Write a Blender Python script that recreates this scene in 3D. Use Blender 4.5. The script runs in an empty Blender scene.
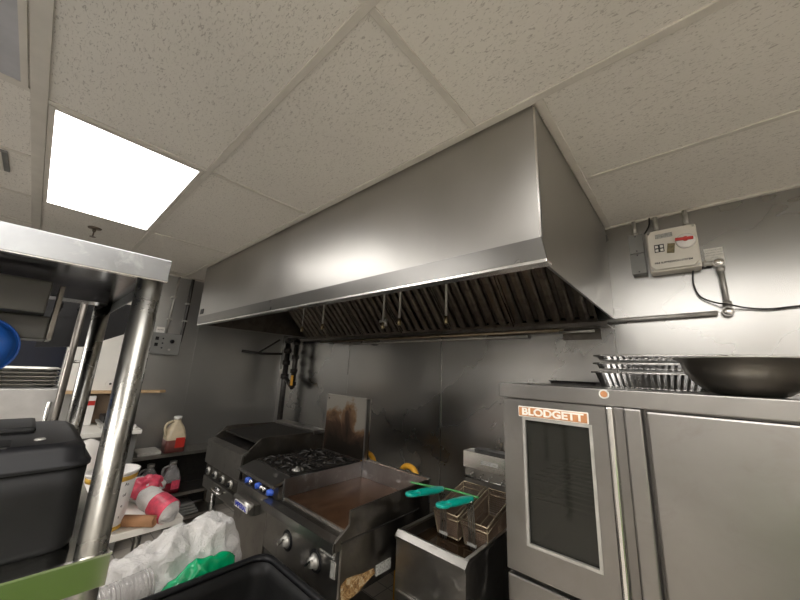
import bpy, bmesh, math, random
from mathutils import Vector, Matrix, noise
random.seed(7)
C = bpy.context.scene.collection
PI = math.pi
EYE = 1.6          # camera height above the floor; builders use heights measured from eye level
UP = Vector((0, 0, EYE))
V = Vector
BASE = {}

# ------------------------------------------------------------------ materials
def nt(name):
    m = bpy.data.materials.new(name); m.use_nodes = True
    return m, m.node_tree.nodes, m.node_tree.links, m.node_tree.nodes['Principled BSDF']

def coords(N, L, scale=(1, 1, 1), rot=(0, 0, 0)):
    tc = N.new('ShaderNodeTexCoord'); mp = N.new('ShaderNodeMapping')
    mp.inputs['Scale'].default_value = scale; mp.inputs['Rotation'].default_value = rot
    L.new(tc.outputs['Object'], mp.inputs['Vector'])
    return mp.outputs['Vector']

def noise_n(N, L, vec, scale, detail=4, rough=.55, dist=0):
    n = N.new('ShaderNodeTexNoise'); n.inputs['Scale'].default_value = scale
    n.inputs['Detail'].default_value = detail; n.inputs['Roughness'].default_value = rough
    n.inputs['Distortion'].default_value = dist
    L.new(vec, n.inputs['Vector']); return n.outputs['Fac']

def ramp(N, L, fac, stops):
    r = N.new('ShaderNodeValToRGB'); e = r.color_ramp.elements
    while len(e) < len(stops): e.new(.5)
    for i, (p, c) in enumerate(stops):
        e[i].position = p; e[i].color = (c[0], c[1], c[2], 1) if hasattr(c, '__len__') else (c, c, c, 1)
    L.new(fac, r.inputs['Fac']); return r.outputs['Color']

def bump(N, L, h, b, strength=.2, dist=.002):
    bn = N.new('ShaderNodeBump'); bn.inputs['Strength'].default_value = strength
    bn.inputs['Distance'].default_value = dist
    L.new(h, bn.inputs['Height']); L.new(bn.outputs['Normal'], b.inputs['Normal'])

def plain(name, col, rough=.5, metal=0, var=.12, scale=12, bmp=0, **kw):
    m, N, L, b = nt(name)
    v = coords(N, L)
    f = noise_n(N, L, v, scale)
    c = ramp(N, L, f, [(.3, [x * (1 - var) for x in col]), (.7, [min(1, x * (1 + var)) for x in col])])
    L.new(c, b.inputs['Base Color'])
    b.inputs['Roughness'].default_value = rough; b.inputs['Metallic'].default_value = metal
    for k, x in kw.items(): b.inputs[k.replace('_', ' ')].default_value = x
    if bmp: bump(N, L, noise_n(N, L, v, scale * 4), b, bmp)
    return m

def steel(name, col=(.56, .55, .52), rough=.3, grain=(1, 1, 60), var=.15, smudge=2.2, grime=None, gr=(.55, .75), warp=.0):
    m, N, L, b = nt(name)
    v0 = coords(N, L); vg = coords(N, L, grain)
    big = noise_n(N, L, v0, smudge, 5, .6, .4)
    c = ramp(N, L, big, [(.3, [x * (1 - var) for x in col]), (.7, [min(1, x * (1 + var * .6)) for x in col])])
    fine = noise_n(N, L, vg, 14, 3, .6)
    if grime:
        g = noise_n(N, L, v0, smudge * 2.3, 8, .65, .6)
        k = ramp(N, L, g, [(gr[0], 0.0), (gr[1], 1.0)])
        mx = N.new('ShaderNodeMix'); mx.data_type = 'RGBA'
        L.new(k, mx.inputs['Factor']); L.new(c, mx.inputs['A']); mx.inputs['B'].default_value = (*grime, 1)
        c = mx.outputs['Result']
        mt = N.new('ShaderNodeMapRange'); mt.inputs['To Min'].default_value = 1; mt.inputs['To Max'].default_value = .35
        L.new(k, mt.inputs['Value']); L.new(mt.outputs['Result'], b.inputs['Metallic'])
    else:
        b.inputs['Metallic'].default_value = 1
    L.new(c, b.inputs['Base Color'])
    mr = N.new('ShaderNodeMapRange'); mr.inputs['From Min'].default_value = .3; mr.inputs['From Max'].default_value = .7
    mr.inputs['To Min'].default_value = max(.03, rough - .04); mr.inputs['To Max'].default_value = rough + .05
    ad = N.new('ShaderNodeMath'); ad.operation = 'MULTIPLY_ADD'
    L.new(fine, ad.inputs[0]); ad.inputs[1].default_value = .25
    hb = N.new('ShaderNodeMath'); hb.operation = 'MULTIPLY'; L.new(big, hb.inputs[0]); hb.inputs[1].default_value = .75
    L.new(hb.outputs[0], ad.inputs[2]); L.new(ad.outputs[0], mr.inputs['Value'])
    L.new(mr.outputs['Result'], b.inputs['Roughness'])
    if warp:
        w = noise_n(N, L, v0, 1.6, 2, .4, .3)
        b1 = N.new('ShaderNodeBump'); b1.inputs['Strength'].default_value = warp; b1.inputs['Distance'].default_value = .02
        L.new(w, b1.inputs['Height'])
        b2 = N.new('ShaderNodeBump'); b2.inputs['Strength'].default_value = .0; b2.inputs['Distance'].default_value = .001
        L.new(fine, b2.inputs['Height']); L.new(b1.outputs['Normal'], b2.inputs['Normal'])
        L.new(b2.outputs['Normal'], b.inputs['Normal'])
    else:
        bump(N, L, fine, b, .03, .0006)
    return m

def emit(name, col, s):
    m, N, L, b = nt(name)
    b.inputs['Base Color'].default_value = (.9, .9, .9, 1)
    b.inputs['Emission Color'].default_value = (*col, 1); b.inputs['Emission Strength'].default_value = s
    return m

def ceiling_mat():
    m, N, L, b = nt('acoustic tile')
    v = coords(N, L, (60, 150, 60), (0, 0, .5)); v0 = coords(N, L)
    a = noise_n(N, L, v, 1, 3, .5, 1.3)
    spots = ramp(N, L, a, [(.34, 0.0), (.42, 1.0)])
    big = noise_n(N, L, v0, 1.3, 3)
    base = ramp(N, L, big, [(.3, (.66, .63, .58)), (.7, (.72, .69, .63))])
    mx = N.new('ShaderNodeMix'); mx.data_type = 'RGBA'
    mx.inputs['A'].default_value = (.46, .43, .39, 1)
    L.new(spots, mx.inputs['Factor']); L.new(base, mx.inputs['B']); L.new(mx.outputs['Result'], b.inputs['Base Color'])
    b.inputs['Roughness'].default_value = .85
    fine = noise_n(N, L, v0, 160, 2)
    s = N.new('ShaderNodeMath'); s.operation = 'MULTIPLY_ADD'
    L.new(fine, s.inputs[0]); s.inputs[1].default_value = .45; L.new(spots, s.inputs[2])
    bump(N, L, s.outputs[0], b, .4, .002)
    return m

M = {}
M['tile'] = ceiling_mat()
M['tile_smooth'] = plain('vinyl tile', (.60, .57, .51), .55, 0, .04, 1.5)
M['tbar'] = plain('grid paint', (.57, .54, .485), .5, 0, .06)
M['wall'] = steel('wall steel', (.37, .365, .35), .27, (.12, .12, .12), .07, .8, warp=.05)
M['wall_l'] = steel('left wall steel', (.44, .44, .43), .36, (.15, .15, .15), .08, .9, warp=.06)
M['hood'] = steel('hood steel', (.43, .42, .40), .35, (1, 1, 70), .10, 1.4, warp=.30)
M['hood_lip_shaded'] = steel('hood lip shaded', (.21, .205, .195), .3, (1, 1, 1), .05, 2)  # hood steel darkened to stand in for the lip's downward-facing reflection
M['edge'] = steel('bright edge', (.78, .77, .74), .22, (20, 20, 20), .06, 5)
M['hood_in'] = steel('hood inside', (.16, .14, .12), .5, (1, 1, 20), .2, 4, (.05, .04, .03), (.45, .7))
M['baffle'] = steel('baffle grime', (.22, .195, .165), .42, (1, 1, 1), .35, 5, (.06, .04, .03), (.5, .75))
M['oven'] = steel('oven steel', (.295, .285, .272), .33, (1, 1, 50), .13, 3, (.22, .20, .185), (.56, .82))
M['oven_d'] = steel('oven dark steel', (.24, .23, .22), .33, (1, 1, 50), .15, 3)
M['appl'] = steel('appliance steel', (.38, .365, .34), .33, (1, 1, 40), .2, 5, (.13, .11, .09), (.56, .82))
M['appl_d'] = steel('greasy steel', (.155, .142, .125), .36, (1, 1, 40), .25, 5, (.04, .035, .03), (.5, .75))
M['shelf'] = steel('shelf steel', (.33, .34, .35), .34, (1, 20, 1), .14, 9, (.46, .47, .48), (.55, .75))
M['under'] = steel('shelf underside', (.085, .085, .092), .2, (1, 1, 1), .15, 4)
M['lowshelf'] = steel('lower shelf steel', (.6, .6, .56), .12, (1, 1, 1), .05, 4)
M['post'] = steel('tube steel', (.30, .295, .275), .28, (1, 1, 1), .12, 14, (.24, .22, .19), (.62, .9))
M['galv'] = plain('galvanised', (.44, .43, .40), .42, .55, .15, 20)
M['fixture'] = plain('dark fixture paint', (.05, .048, .042), .45, .2, .15, 9)
M['gray_paint'] = plain('grey box paint', (.20, .20, .19), .45, .2, .08, 9)
M['cream'] = plain('cream enclosure', (.62, .59, .52), .45, 0, .06, 9)
M['white'] = plain('white plastic', (.78, .76, .72), .4, 0, .04, 7)
M['white_wall'] = plain('white board', (.84, .82, .76), .45, 0, .05, 4)
M['black'] = plain('black plastic', (.009, .009, .010), .42, 0, .25, 9, .04, Specular_IOR_Level=.22)
M['black_r'] = plain('black rubberised plastic', (.009, .009, .009), .5, 0, .3, 12, .06, Specular_IOR_Level=.2)
M['iron'] = plain('cast iron', (.022, .020, .018), .42, .3, .4, 30, .3)
M['pipe'] = plain('black pipe', (.035, .032, .03), .38, .5, .4, 22, .1)
M['brass'] = plain('brass fitting', (.34, .28, .17), .35, 1, .15, 20)
M['sprink'] = plain('tarnished sprinkler', (.22, .18, .14), .4, .9, .15, 20)
M['goldpipe'] = plain('greasy pipe', (.30, .25, .17), .36, .85, .25, 14)
M['yellow'] = plain('yellow hose coating', (.72, .36, .03), .45, 0, .15, 20)
M['red'] = plain('red plastic', (.50, .03, .02), .4, 0, .1, 20)
M['redpk'] = plain('red wrapper', (.62, .07, .12), .35, 0, .35, 30, .3)
M['blue'] = plain('blue plastic', (.015, .10, .42), .35, 0, .15, 8)
M['blue_knob'] = plain('blue knob', (.04, .12, .62), .35, 0, .15, 30)
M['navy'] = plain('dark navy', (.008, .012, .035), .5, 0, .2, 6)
M['teal'] = plain('teal grip', (.0, .29, .23), .3, 0, .1, 15)
M['greenrod'] = plain('green coated wire', (.05, .24, .07), .35, 0, .1, 15)
M['greenbag'] = plain('green plastic film', (.0, .31, .12), .25, 0, .15, 12, .1)
M['green'] = plain('green reflector plastic', (.15, .26, .045), .5, 0, .05, 6)
M['alu'] = steel('aluminium foil', (.80, .80, .80), .2, (1, 1, 1), .06, 20)
M['bowl'] = steel('dark bowl steel', (.34, .32, .29), .30, (1, 1, 1), .06, 3)
M['card'] = plain('cardboard', (.42, .22, .11), .7, 0, .1, 14)
M['wood'] = plain('wood edge', (.58, .40, .22), .6, 0, .18, 8)
M['brown'] = plain('stained wood panel', (.20, .14, .09), .6, 0, .3, 7)
M['oil'] = plain('dark fryer oil', (.018, .010, .005), .1, 0, .2, 6)
M['orange'] = plain('copper badge', (.58, .27, .12), .4, .35, .15, 30)
M['letters'] = plain('silver letters', (.82, .78, .70), .4, .0, .08, 30)
M['ink'] = plain('black ink', (.02, .02, .02), .5)
M['blue_ink'] = plain('blue ink', (.03, .05, .45), .5)
M['sticker'] = plain('pale sticker', (.66, .65, .60), .5, 0, .1, 60)
M['sticker_d'] = plain('grey sticker', (.30, .30, .28), .5, 0, .4, 150)
M['rubber'] = plain('black cable', (.02, .02, .02), .5)
M['jug'] = plain('yellowed jug', (.62, .52, .36), .35, 0, .1, 14)
M['syrup'] = plain('dark syrup', (.02, .006, .006), .2, 0, .2, 9)
M['syrup_red'] = plain('red syrup', (.16, .01, .02), .2, 0, .2, 9)
M['paperbucket'] = plain('printed paper', (.74, .72, .70), .5, 0, .05, 20)
M['gold'] = plain('yellow band', (.60, .36, .05), .5, 0, .1, 30)
M['whitebag'] = plain('white film', (.80, .77, .74), .22, 0, .06, 9, .15)
M['lens_off'] = plain('unlit lens', (.42, .42, .44), .25, 0, .25, 3)
M['light'] = emit('lit diffuser', (1.0, .965, .93), 8)  # diffuser of the fill panels added out of frame
M['light_near'] = emit('lit diffuser over the line', (1.0, .965, .93), 3.6)
M['light_far'] = emit('lit diffuser at left', (1.0, .965, .93), 3.6)

def glass_mat(name, col, rough=.05, trans=.9):
    m, N, L, b = nt(name)
    v = coords(N, L); f = noise_n(N, L, v, 8)
    L.new(ramp(N, L, f, [(.3, [x * .85 for x in col]), (.7, col)]), b.inputs['Base Color'])
    b.inputs['Roughness'].default_value = rough; b.inputs['Transmission Weight'].default_value = trans
    b.inputs['IOR'].default_value = 1.35
    return m
M['glass'] = glass_mat('oven glass', (.12, .12, .10), .04, .85)
M['clear'] = glass_mat('clear plastic', (.93, .91, .90), .12, .75)

def film_mat():
    m, N, L, b = nt('translucent bag film')
    v = coords(N, L); f = noise_n(N, L, v, 13, 8, .72, 2.2)
    L.new(ramp(N, L, f, [(.3, (.84, .82, .80)), (.7, (.96, .95, .93))]), b.inputs['Base Color'])
    b.inputs['Roughness'].default_value = .2; b.inputs['Transmission Weight'].default_value = .12
    b.inputs['IOR'].default_value = 1.2
    bump(N, L, f, b, 1.0, .022); return m
M['film'] = film_mat()

def floor_mat():
    m, N, L, b = nt('quarry tile')
    v = coords(N, L)
    br = N.new('ShaderNodeTexBrick'); br.offset = 0; br.inputs['Scale'].default_value = 1
    br.inputs['Brick Width'].default_value = .15; br.inputs['Row Height'].default_value = .15
    br.inputs['Mortar Size'].default_value = .004
    br.inputs['Color1'].default_value = (.42, .38, .34, 1); br.inputs['Color2'].default_value = (.48, .44, .38, 1)
    br.inputs['Mortar'].default_value = (.2, .19, .17, 1)
    L.new(v, br.inputs['Vector']); L.new(br.outputs['Color'], b.inputs['Base Color'])
    b.inputs['Roughness'].default_value = .45; return m
M['floor'] = floor_mat()

def scorch_mat():
    # brown heat stain rising from the burners, a stain with its own shape on the backguard
    m, N, L, b = nt('scorched steel')
    tc = N.new('ShaderNodeTexCoord'); sp = N.new('ShaderNodeSeparateXYZ'); L.new(tc.outputs['Object'], sp.inputs[0])
    v0 = coords(N, L); n = noise_n(N, L, v0, 5, 5, .6, .5)
    def math_(op, a, bb):
        q = N.new('ShaderNodeMath'); q.operation = op
        for i, z in enumerate((a, bb)):
            if isinstance(z, (int, float)): q.inputs[i].default_value = z
            else: L.new(z, q.inputs[i])
        return q.outputs[0]
    z = math_('SUBTRACT', sp.outputs[2], 1.04); x = math_('ADD', sp.outputs[0], .27)
    k = math_('SUBTRACT', math_('MULTIPLY', n, .75), z)
    k = math_('SUBTRACT', k, math_('MULTIPLY', math_('ABSOLUTE', x, 0), .55))
    c = ramp(N, L, k, [(.0, (.36, .34, .30)), (.07, (.26, .16, .09)), (.16, (.09, .055, .04)), (.32, (.03, .025, .02))])
    L.new(c, b.inputs['Base Color']); b.inputs['Metallic'].default_value = .75; b.inputs['Roughness'].default_value = .38
    return m
M['scorch'] = scorch_mat()

def griddle_mat():
    m, N, L, b = nt('seasoned griddle')
    v = coords(N, L, (3, 1, 1)); n = noise_n(N, L, v, 3, 6, .6, .8)
    L.new(ramp(N, L, n, [(.3, (.13, .06, .03)), (.55, (.25, .13, .07)), (.75, (.34, .20, .12))]), b.inputs['Base Color'])
    b.inputs['Metallic'].default_value = .85; b.inputs['Roughness'].default_value = .27
    bump(N, L, n, b, .1, .003); return m
M['griddle'] = griddle_mat()
M['crust'] = plain('baked grease crust', (.26, .17, .07), .5, 0, .55, 45, .8)
_n = M['crust'].node_tree; _c = coords(_n.nodes, _n.links)
_n.links.new(ramp(_n.nodes, _n.links, noise_n(_n.nodes, _n.links, _c, 38, 6, .75, 1.0), [(.36, (.03, .02, .012)), (.47, (.22, .11, .03)), (.55, (.34, .24, .12)), (.66, (.50, .45, .34))]), _n.nodes['Principled BSDF'].inputs['Base Color'])

# ------------------------------------------------------------------ geometry
class G:
    def __init__(s): s.b = bmesh.new(); s.smooth = False
    def _v(s, pts): return [s.b.verts.new(V(p)) for p in pts]
    def box(s, a, c, bev=0, rot=None, piv=None):
        a, c = V(a), V(c)
        r = bmesh.ops.create_cube(s.b, size=1)
        vs = r['verts']; mid = (a + c) / 2; d = c - a
        for v in vs: v.co = V((v.co.x * d.x, v.co.y * d.y, v.co.z * d.z)) + mid
        if rot is not None:
            pv = V(piv) if piv is not None else mid
            for v in vs: v.co = rot @ (v.co - pv) + pv
        if bev:
            es = list({e for v in vs for e in v.link_edges})
            bmesh.ops.bevel(s.b, geom=es, offset=bev, segments=2, affect='EDGES', profile=.6)
        return s
    def hexa(s, q, w, t=None):
        # q: four corners, w: thickness vector
        p = [V(x) for x in q]; w = V(w)
        v = s._v(p + [x + w for x in p])
        for f in ((0, 1, 2, 3), (7, 6, 5, 4), (0, 4, 5, 1), (1, 5, 6, 2), (2, 6, 7, 3), (3, 7, 4, 0)):
            s.b.faces.new([v[i] for i in f])
        return s
    def prism(s, poly, w):
        p = [V(x) for x in poly]; w = V(w); n = len(p)
        v = s._v(p + [x + w for x in p])
        s.b.faces.new(v[:n]); s.b.faces.new(v[n:][::-1])
        for i in range(n): j = (i + 1) % n; s.b.faces.new([v[i], v[i + n], v[j + n], v[j]])
        return s
    def cyl(s, p0, p1, r, seg=20, r2=None):
        p0, p1 = V(p0), V(p1); d = (p1 - p0); r2 = r if r2 is None else r2
        q = d.to_track_quat('Z', 'Y').to_matrix()
        rings = []
        for p, rr in ((p0, r), (p1, r2)):
            rings.append(s._v([p + q @ V((rr * math.cos(2 * PI * i / seg), rr * math.sin(2 * PI * i / seg), 0)) for i in range(seg)]))
        for i in range(seg):
            j = (i + 1) % seg; f = s.b.faces.new([rings[0][i], rings[0][j], rings[1][j], rings[1][i]]); f.smooth = seg > 6
        s.b.faces.new(rings[0][::-1]); s.b.faces.new(rings[1])
        return s
    def tube(s, pts, r, seg=10, sub=0, closed=False):
        p = [V(x) for x in pts]
        if sub: p = smooth_path(p, sub, closed)
        n = len(p); rings = []; up = None
        for i in range(n):
            if closed: t = (p[(i + 1) % n] - p[i - 1])
            else: t = (p[min(i + 1, n - 1)] - p[max(i - 1, 0)])
            t.normalize()
            if up is None:
                up = V((0, 0, 1)) if abs(t.z) < .9 else V((1, 0, 0))
            x = up.cross(t).normalized(); up = t.cross(x).normalized()
            rr = r(i / (n - 1)) if callable(r) else r
            rings.append(s._v([p[i] + (x * math.cos(2 * PI * k / seg) + up * math.sin(2 * PI * k / seg)) * rr for k in range(seg)]))
        m = n if closed else n - 1
        for i in range(m):
            a, c = rings[i], rings[(i + 1) % n]
            for k in range(seg):
                j = (k + 1) % seg; f = s.b.faces.new([a[k], a[j], c[j], c[k]]); f.smooth = seg > 5
        if not closed: s.b.faces.new(rings[0][::-1]); s.b.faces.new(rings[-1])
        return s
    def lathe(s, prof, c, axis=(0, 0, 1), seg=32, closed=False):
        c = V(c); q = V(axis).to_track_quat('Z', 'Y').to_matrix(); rings = []
        for (r, z) in prof:
            if r < 1e-6: rings.append(s._v([c + q @ V((0, 0, z))]))
            else: rings.append(s._v([c + q @ V((r * math.cos(2 * PI * i / seg), r * math.sin(2 * PI * i / seg), z)) for i in range(seg)]))
        pr = list(zip(rings, rings[1:])) + ([(rings[-1], rings[0])] if closed else [])
        for a, d in pr:
            for i in range(seg):
                j = (i + 1) % seg
                if len(a) == 1 and len(d) == 1: continue
                if len(a) == 1: f = s.b.faces.new([a[0], d[j], d[i]])
                elif len(d) == 1: f = s.b.faces.new([a[i], a[j], d[0]])
                else: f = s.b.faces.new([a[i], a[j], d[j], d[i]])
                f.smooth = True
        return s
    def rings(s, rr, cap0=True, cap1=True, smooth=True):
        R = [s._v(r) for r in rr]; n = len(R[0])
        for a, d in zip(R, R[1:]):
            for i in range(n):
                j = (i + 1) % n; f = s.b.faces.new([a[i], a[j], d[j], d[i]]); f.smooth = smooth
        if cap0: s.b.faces.new(R[0][::-1])
        if cap1: s.b.faces.new(R[-1])
        return s
    def blob(s, c, lobes, amp=.02, freq=6, sub=5, seed=0, ridge=.5, floor=None):
        c = V(c); r = bmesh.ops.create_icosphere(s.b, subdivisions=sub, radius=1)
        for v in r['verts']:
            d = v.co.normalized(); best = .01
            for (o, rad) in lobes:
                o = V(o); rad = V(rad) if hasattr(rad, '__len__') else V((rad, rad, rad))
                oo = V((-o.x / rad.x, -o.y / rad.y, -o.z / rad.z)); dd = V((d.x / rad.x, d.y / rad.y, d.z / rad.z))
                A = dd.dot(dd); B = oo.dot(dd); K = oo.dot(oo) - 1; D = B * B - A * K
                if D > 0: best = max(best, (-B + math.sqrt(D)) / A)
            p = d * best
            q = (p + V((seed, seed * 2, 0))) * freq
            n = noise.noise(q) + .5 * noise.noise(q * 2.3) + ridge * (1 - abs(noise.noise(q * 1.7 + V((9, 3, 1)))) * 4)
            v.co = c + p + d * n * amp
            if floor is not None and v.co.z < floor: v.co.z = floor
        for f in {f for v in r['verts'] for f in v.link_faces}: f.smooth = True
        return s

def smooth_path(p, sub, closed=False):
    out = []; n = len(p)
    g = (lambda i: p[i % n]) if closed else (lambda i: p[max(0, min(n - 1, i))])
    for i in range(n if closed else n - 1):
        a, b_, c, d = g(i - 1), g(i), g(i + 1), g(i + 2)
        for k in range(sub):
            t = k / sub
            out.append(.5 * ((2 * b_) + (c - a) * t + (2 * a - 5 * b_ + 4 * c - d) * t * t + (3 * b_ - a - 3 * c + d) * t ** 3))
    if not closed: out.append(p[-1])
    return out

def rrect(cx, cy, hx, hy, r, z, n=6):
    pts = []
    for (sx, sy, a0) in ((1, 1, 0), (-1, 1, PI / 2), (-1, -1, PI), (1, -1, 1.5 * PI)):
        for k in range(n + 1):
            a = a0 + PI / 2 * k / n
            pts.append(V((cx + sx * (hx - r) + r * math.cos(a), cy + sy * (hy - r) + r * math.sin(a), z)))
    return pts

# ------------------------------------------------------------------ objects
def obj(name, g, mat, parent=None, label=None, cat=None, group=None, kind=None):
    me = bpy.data.meshes.new(name)
    bmesh.ops.recalc_face_normals(g.b, faces=g.b.faces)
    if parent is not None: off = BASE[parent]
    else:
        xs = [v.co for v in g.b.verts]
        lo = V([min(v[i] for v in xs) for i in range(3)]); hi = V([max(v[i] for v in xs) for i in range(3)])
        off = V(((lo.x + hi.x) / 2, (lo.y + hi.y) / 2, lo.z))
    for v in g.b.verts: v.co -= off
    g.b.to_mesh(me); g.b.free()
    me.materials.append(M[mat] if isinstance(mat, str) else mat)
    o = bpy.data.objects.new(name, me); C.objects.link(o)
    if parent is not None: o.parent = parent
    else: o.location = off + UP
    BASE[o] = off
    for k, x in (('label', label), ('category', cat), ('group', group), ('kind', kind)):
        if x: o[k] = x
    return o

def thing(name, label, cat, loc=(0, 0, 0), group=None):
    o = bpy.data.objects.new(name, None); C.objects.link(o); o.empty_display_size = .05
    o.location = V(loc) + UP; BASE[o] = V(loc); o['label'] = label; o['category'] = cat
    if group: o['group'] = group
    return o

def struct(name, g, mat, parent=None): return obj(name, g, mat, parent, kind='structure')

def copy_tree(root, delta=(0, 0, 0), label=None, rotz=0, parent=None):
    c = root.copy(); C.objects.link(c)
    if parent is None:
        c.location = root.location + V(delta); c.rotation_euler.z += rotz
        if label: c['label'] = label
    else: c.parent = parent
    for ch in [x for x in bpy.data.objects if x.parent == root]: copy_tree(ch, parent=c)
    return c

def text(s, name, size, center, right, up, mat, parent, depth=.0008, bold=0, w=None):
    cu = bpy.data.curves.new(name, 'FONT'); cu.body = s; cu.size = size; cu.extrude = depth
    cu.align_x = 'CENTER'; cu.align_y = 'CENTER'; cu.offset = bold
    to = bpy.data.objects.new(name, cu); C.objects.link(to)
    dg = bpy.context.evaluated_depsgraph_get(); me = bpy.data.meshes.new_from_object(to.evaluated_get(dg))
    bpy.data.objects.remove(to)
    r = V(right).normalized(); u = V(up).normalized(); n = r.cross(u)
    k = 1
    if w:
        xs = [v.co.x for v in me.vertices]; k = w / (max(xs) - min(xs))
    b = bmesh.new(); b.from_mesh(me)
    for v in b.verts: v.co = V(center) + r * v.co.x * k + u * v.co.y + n * v.co.z
    g = G(); g.b.free(); g.b = b
    return obj(name, g, mat, parent)

# ================================================================== SETTING
XL, YB, CZ = -4.32, 2.33, .975
XR, YF = 2.6, -2.6
struct('floor', G().box((XL - .1, YF - .1, -1.72), (XR + .1, YB + .1, -1.6)), 'floor')
struct('ceiling', G().box((XL - .1, YF - .1, CZ), (XR + .1, YB + .1, CZ + .1)), 'tile')
struct('wall_back', G().box((XL - .1, YB, -1.6), (XR + .1, YB + .1, CZ)), 'wall')
# left wall with the dark doorway beyond the shelving
struct('wall_left', G().box((XL - .1, .2, -1.6), (XL, YB, CZ)).box((XL - .1, YF, -1.6), (XL, -1.1, CZ)).box((XL - .1, -1.1, .75), (XL, .2, CZ)), 'wall_l')
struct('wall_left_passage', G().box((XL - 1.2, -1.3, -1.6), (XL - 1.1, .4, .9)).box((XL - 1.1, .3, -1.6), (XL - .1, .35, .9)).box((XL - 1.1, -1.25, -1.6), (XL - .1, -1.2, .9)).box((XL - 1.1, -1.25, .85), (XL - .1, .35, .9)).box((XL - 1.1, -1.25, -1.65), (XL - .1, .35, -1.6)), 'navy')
struct('wall_right', G().box((XR, YF, -1.6), (XR + .1, YB, CZ)), plain('painted wall', (.80, .77, .73), .5))
struct('wall_front', G().box((XL, YF - .1, -1.6), (XR, YF, CZ)), plain('painted wall front', (.52, .50, .47), .5))
# ceiling grid: bars along x and bars along y
xs_y = [-.17, .425, 1.035, 1.655]; T = .024
def bar(n, a, b): struct('trim_%d' % n, G().box(a, b, .002), 'tbar')
k = 1
bar(k, (XL, -.195, CZ - .009), (XR, -.148, CZ + .001)); k += 1
for y in (.425, 1.035, 1.655):
    if y == 1.035: bar(k, (XL, y - .036, CZ - .007), (XR, y - .006, CZ + .001))
    elif y > 1.1: bar(k, (-.28, y - .012, CZ - .006), (XR, y + .012, CZ + .001))
    else: bar(k, (XL, y - .013, CZ - .007), (XR, y + .013, CZ + .001))
    k += 1
bar(k, (-.325, YB - .022, CZ - .012), (XR, YB, CZ + .001)); k += 1
for x in (-4.2, -3.02, -1.765, -.55, .68, 1.9):
    bar(k, (x - .012, -.148, CZ - .006), (x + .012, 1.0, CZ + .001)); k += 1
for x in (-3.6, -2.98, -2.365, -1.74, -.50, .74, 1.9):
    bar(k, (x - .012, -.79, CZ - .006), (x + .012, -.195, CZ + .001)); k += 1
bar(k, (-.318, 1.03, CZ - .007), (-.29, YB, CZ + .001)); k += 1
bar(k, (XL, -.80, CZ - .007), (XR, -.775, CZ + .001)); k += 1
bar(k, (XL, .0, CZ - .02), (XL + .02, YB, CZ + .001)); k += 1
# wall panel seams
for x in (-2.83, -1.60, -.33, 1.0):
    struct('trim_%d' % k, G().box((x - .006, YB - .003, -1.6), (x + .006, YB, .36 if x < -.3 else CZ - .01)), 'wall'); k += 1
struct('trim_%d' % k, G().box((XL, 1.24, -1.6), (XL + .004, 1.25, CZ - .02)), 'wall_l'); k += 1
struct('trim_%d' % k, G().box((-.31, YB - .004, .373), (XR, YB, .379)), 'wall'); k += 1

# ceiling lights
def lightbox(x0, x1, y0, y1, label, lens, cat='ceiling light'):
    t = thing('ceiling_light', label, cat, ((x0 + x1) / 2, (y0 + y1) / 2, CZ), 'ceiling light panels')
    f = G(); z0, z1 = CZ - .008, CZ - .0005; w = .018
    f.box((x0, y0, z0), (x1, y0 + w, z1)).box((x0, y1 - w, z0), (x1, y1, z1)).box((x0, y0 + w, z0), (x0 + w, y1 - w, z1)).box((x1 - w, y0 + w, z0), (x1, y1 - w, z1))
    obj('frame', f, 'tbar', t)
    obj('diffuser', G().box((x0 + w, y0 + w, z0 + .002), (x1 - w, y1 - w, z1)), lens, t)
    return t
lightbox(-3.005, -1.78, -.145, .41, 'bright lit rectangular ceiling light panel in the tiled ceiling', 'light_far')
lightbox(-.535, .665, -.145, .41, 'lit ceiling panel overhead, out of frame to the right', 'light_near')
for lx, ly, lw_ in ((.70, -.77, 'beyond the camera to the right'), (-3.0, -1.99, 'behind the camera on the far left'), (-.535, -1.99, 'behind the camera in the middle'), (1.3, -1.99, 'behind the camera on the far right'), (-3.0, -1.38, 'in the row behind the camera at left'), (-.535, -1.38, 'in the row just behind the camera'), (1.3, -1.38, 'in the row behind the camera at right')):
    lightbox(lx, lx + 1.2, ly, ly + .555, 'lit ceiling panel added out of frame as fill light, ' + lw_, 'light')  # extra panels added out of view to brighten the room
0 and lightbox(.76, 1.88, -1.6, -.9, 'lit ceiling panel far behind the camera', 'light')
t = lightbox(-1.725, -.515, -.77, -.2, 'unlit grey ceiling light panel at the top left corner', 'lens_off')

# sprinkler and small ceiling fittings
t = thing('fire_sprinkler', 'small tarnished fire sprinkler head hanging from the ceiling tile', 'sprinkler', (-3.31, .131, CZ))
obj('escutcheon', G().lathe([(0, 0), (.042, 0), (.038, -.008), (.018, -.012), (0, -.012)], (-3.31, .131, CZ)), 'sprink', t)
obj('sprinkler_head', G().cyl((-3.31, .131, CZ - .012), (-3.31, .131, CZ - .03), .011).tube([(-3.325, .131, CZ - .03), (-3.33, .131, CZ - .05), (-3.31, .131, CZ - .07), (-3.29, .131, CZ - .05), (-3.295, .131, CZ - .03)], .004, 6).cyl((-3.31, .131, CZ - .07), (-3.31, .131, CZ - .074), .018), 'sprink', t)
t = thing('ceiling_vent', 'small square grey ceiling vent on the white tile at the left edge', 'vent', (-2.53, -.34, CZ))
obj('frame', G().box((-2.66, -.40, CZ - .010), (-2.40, -.272, CZ - .0005), .003), 'gray_paint', t)
for i in range(4): obj('slat', G().box((-2.65, -.385 + i * .027, CZ - .014), (-2.41, -.373 + i * .027, CZ - .009)), 'tbar', t)
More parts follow.
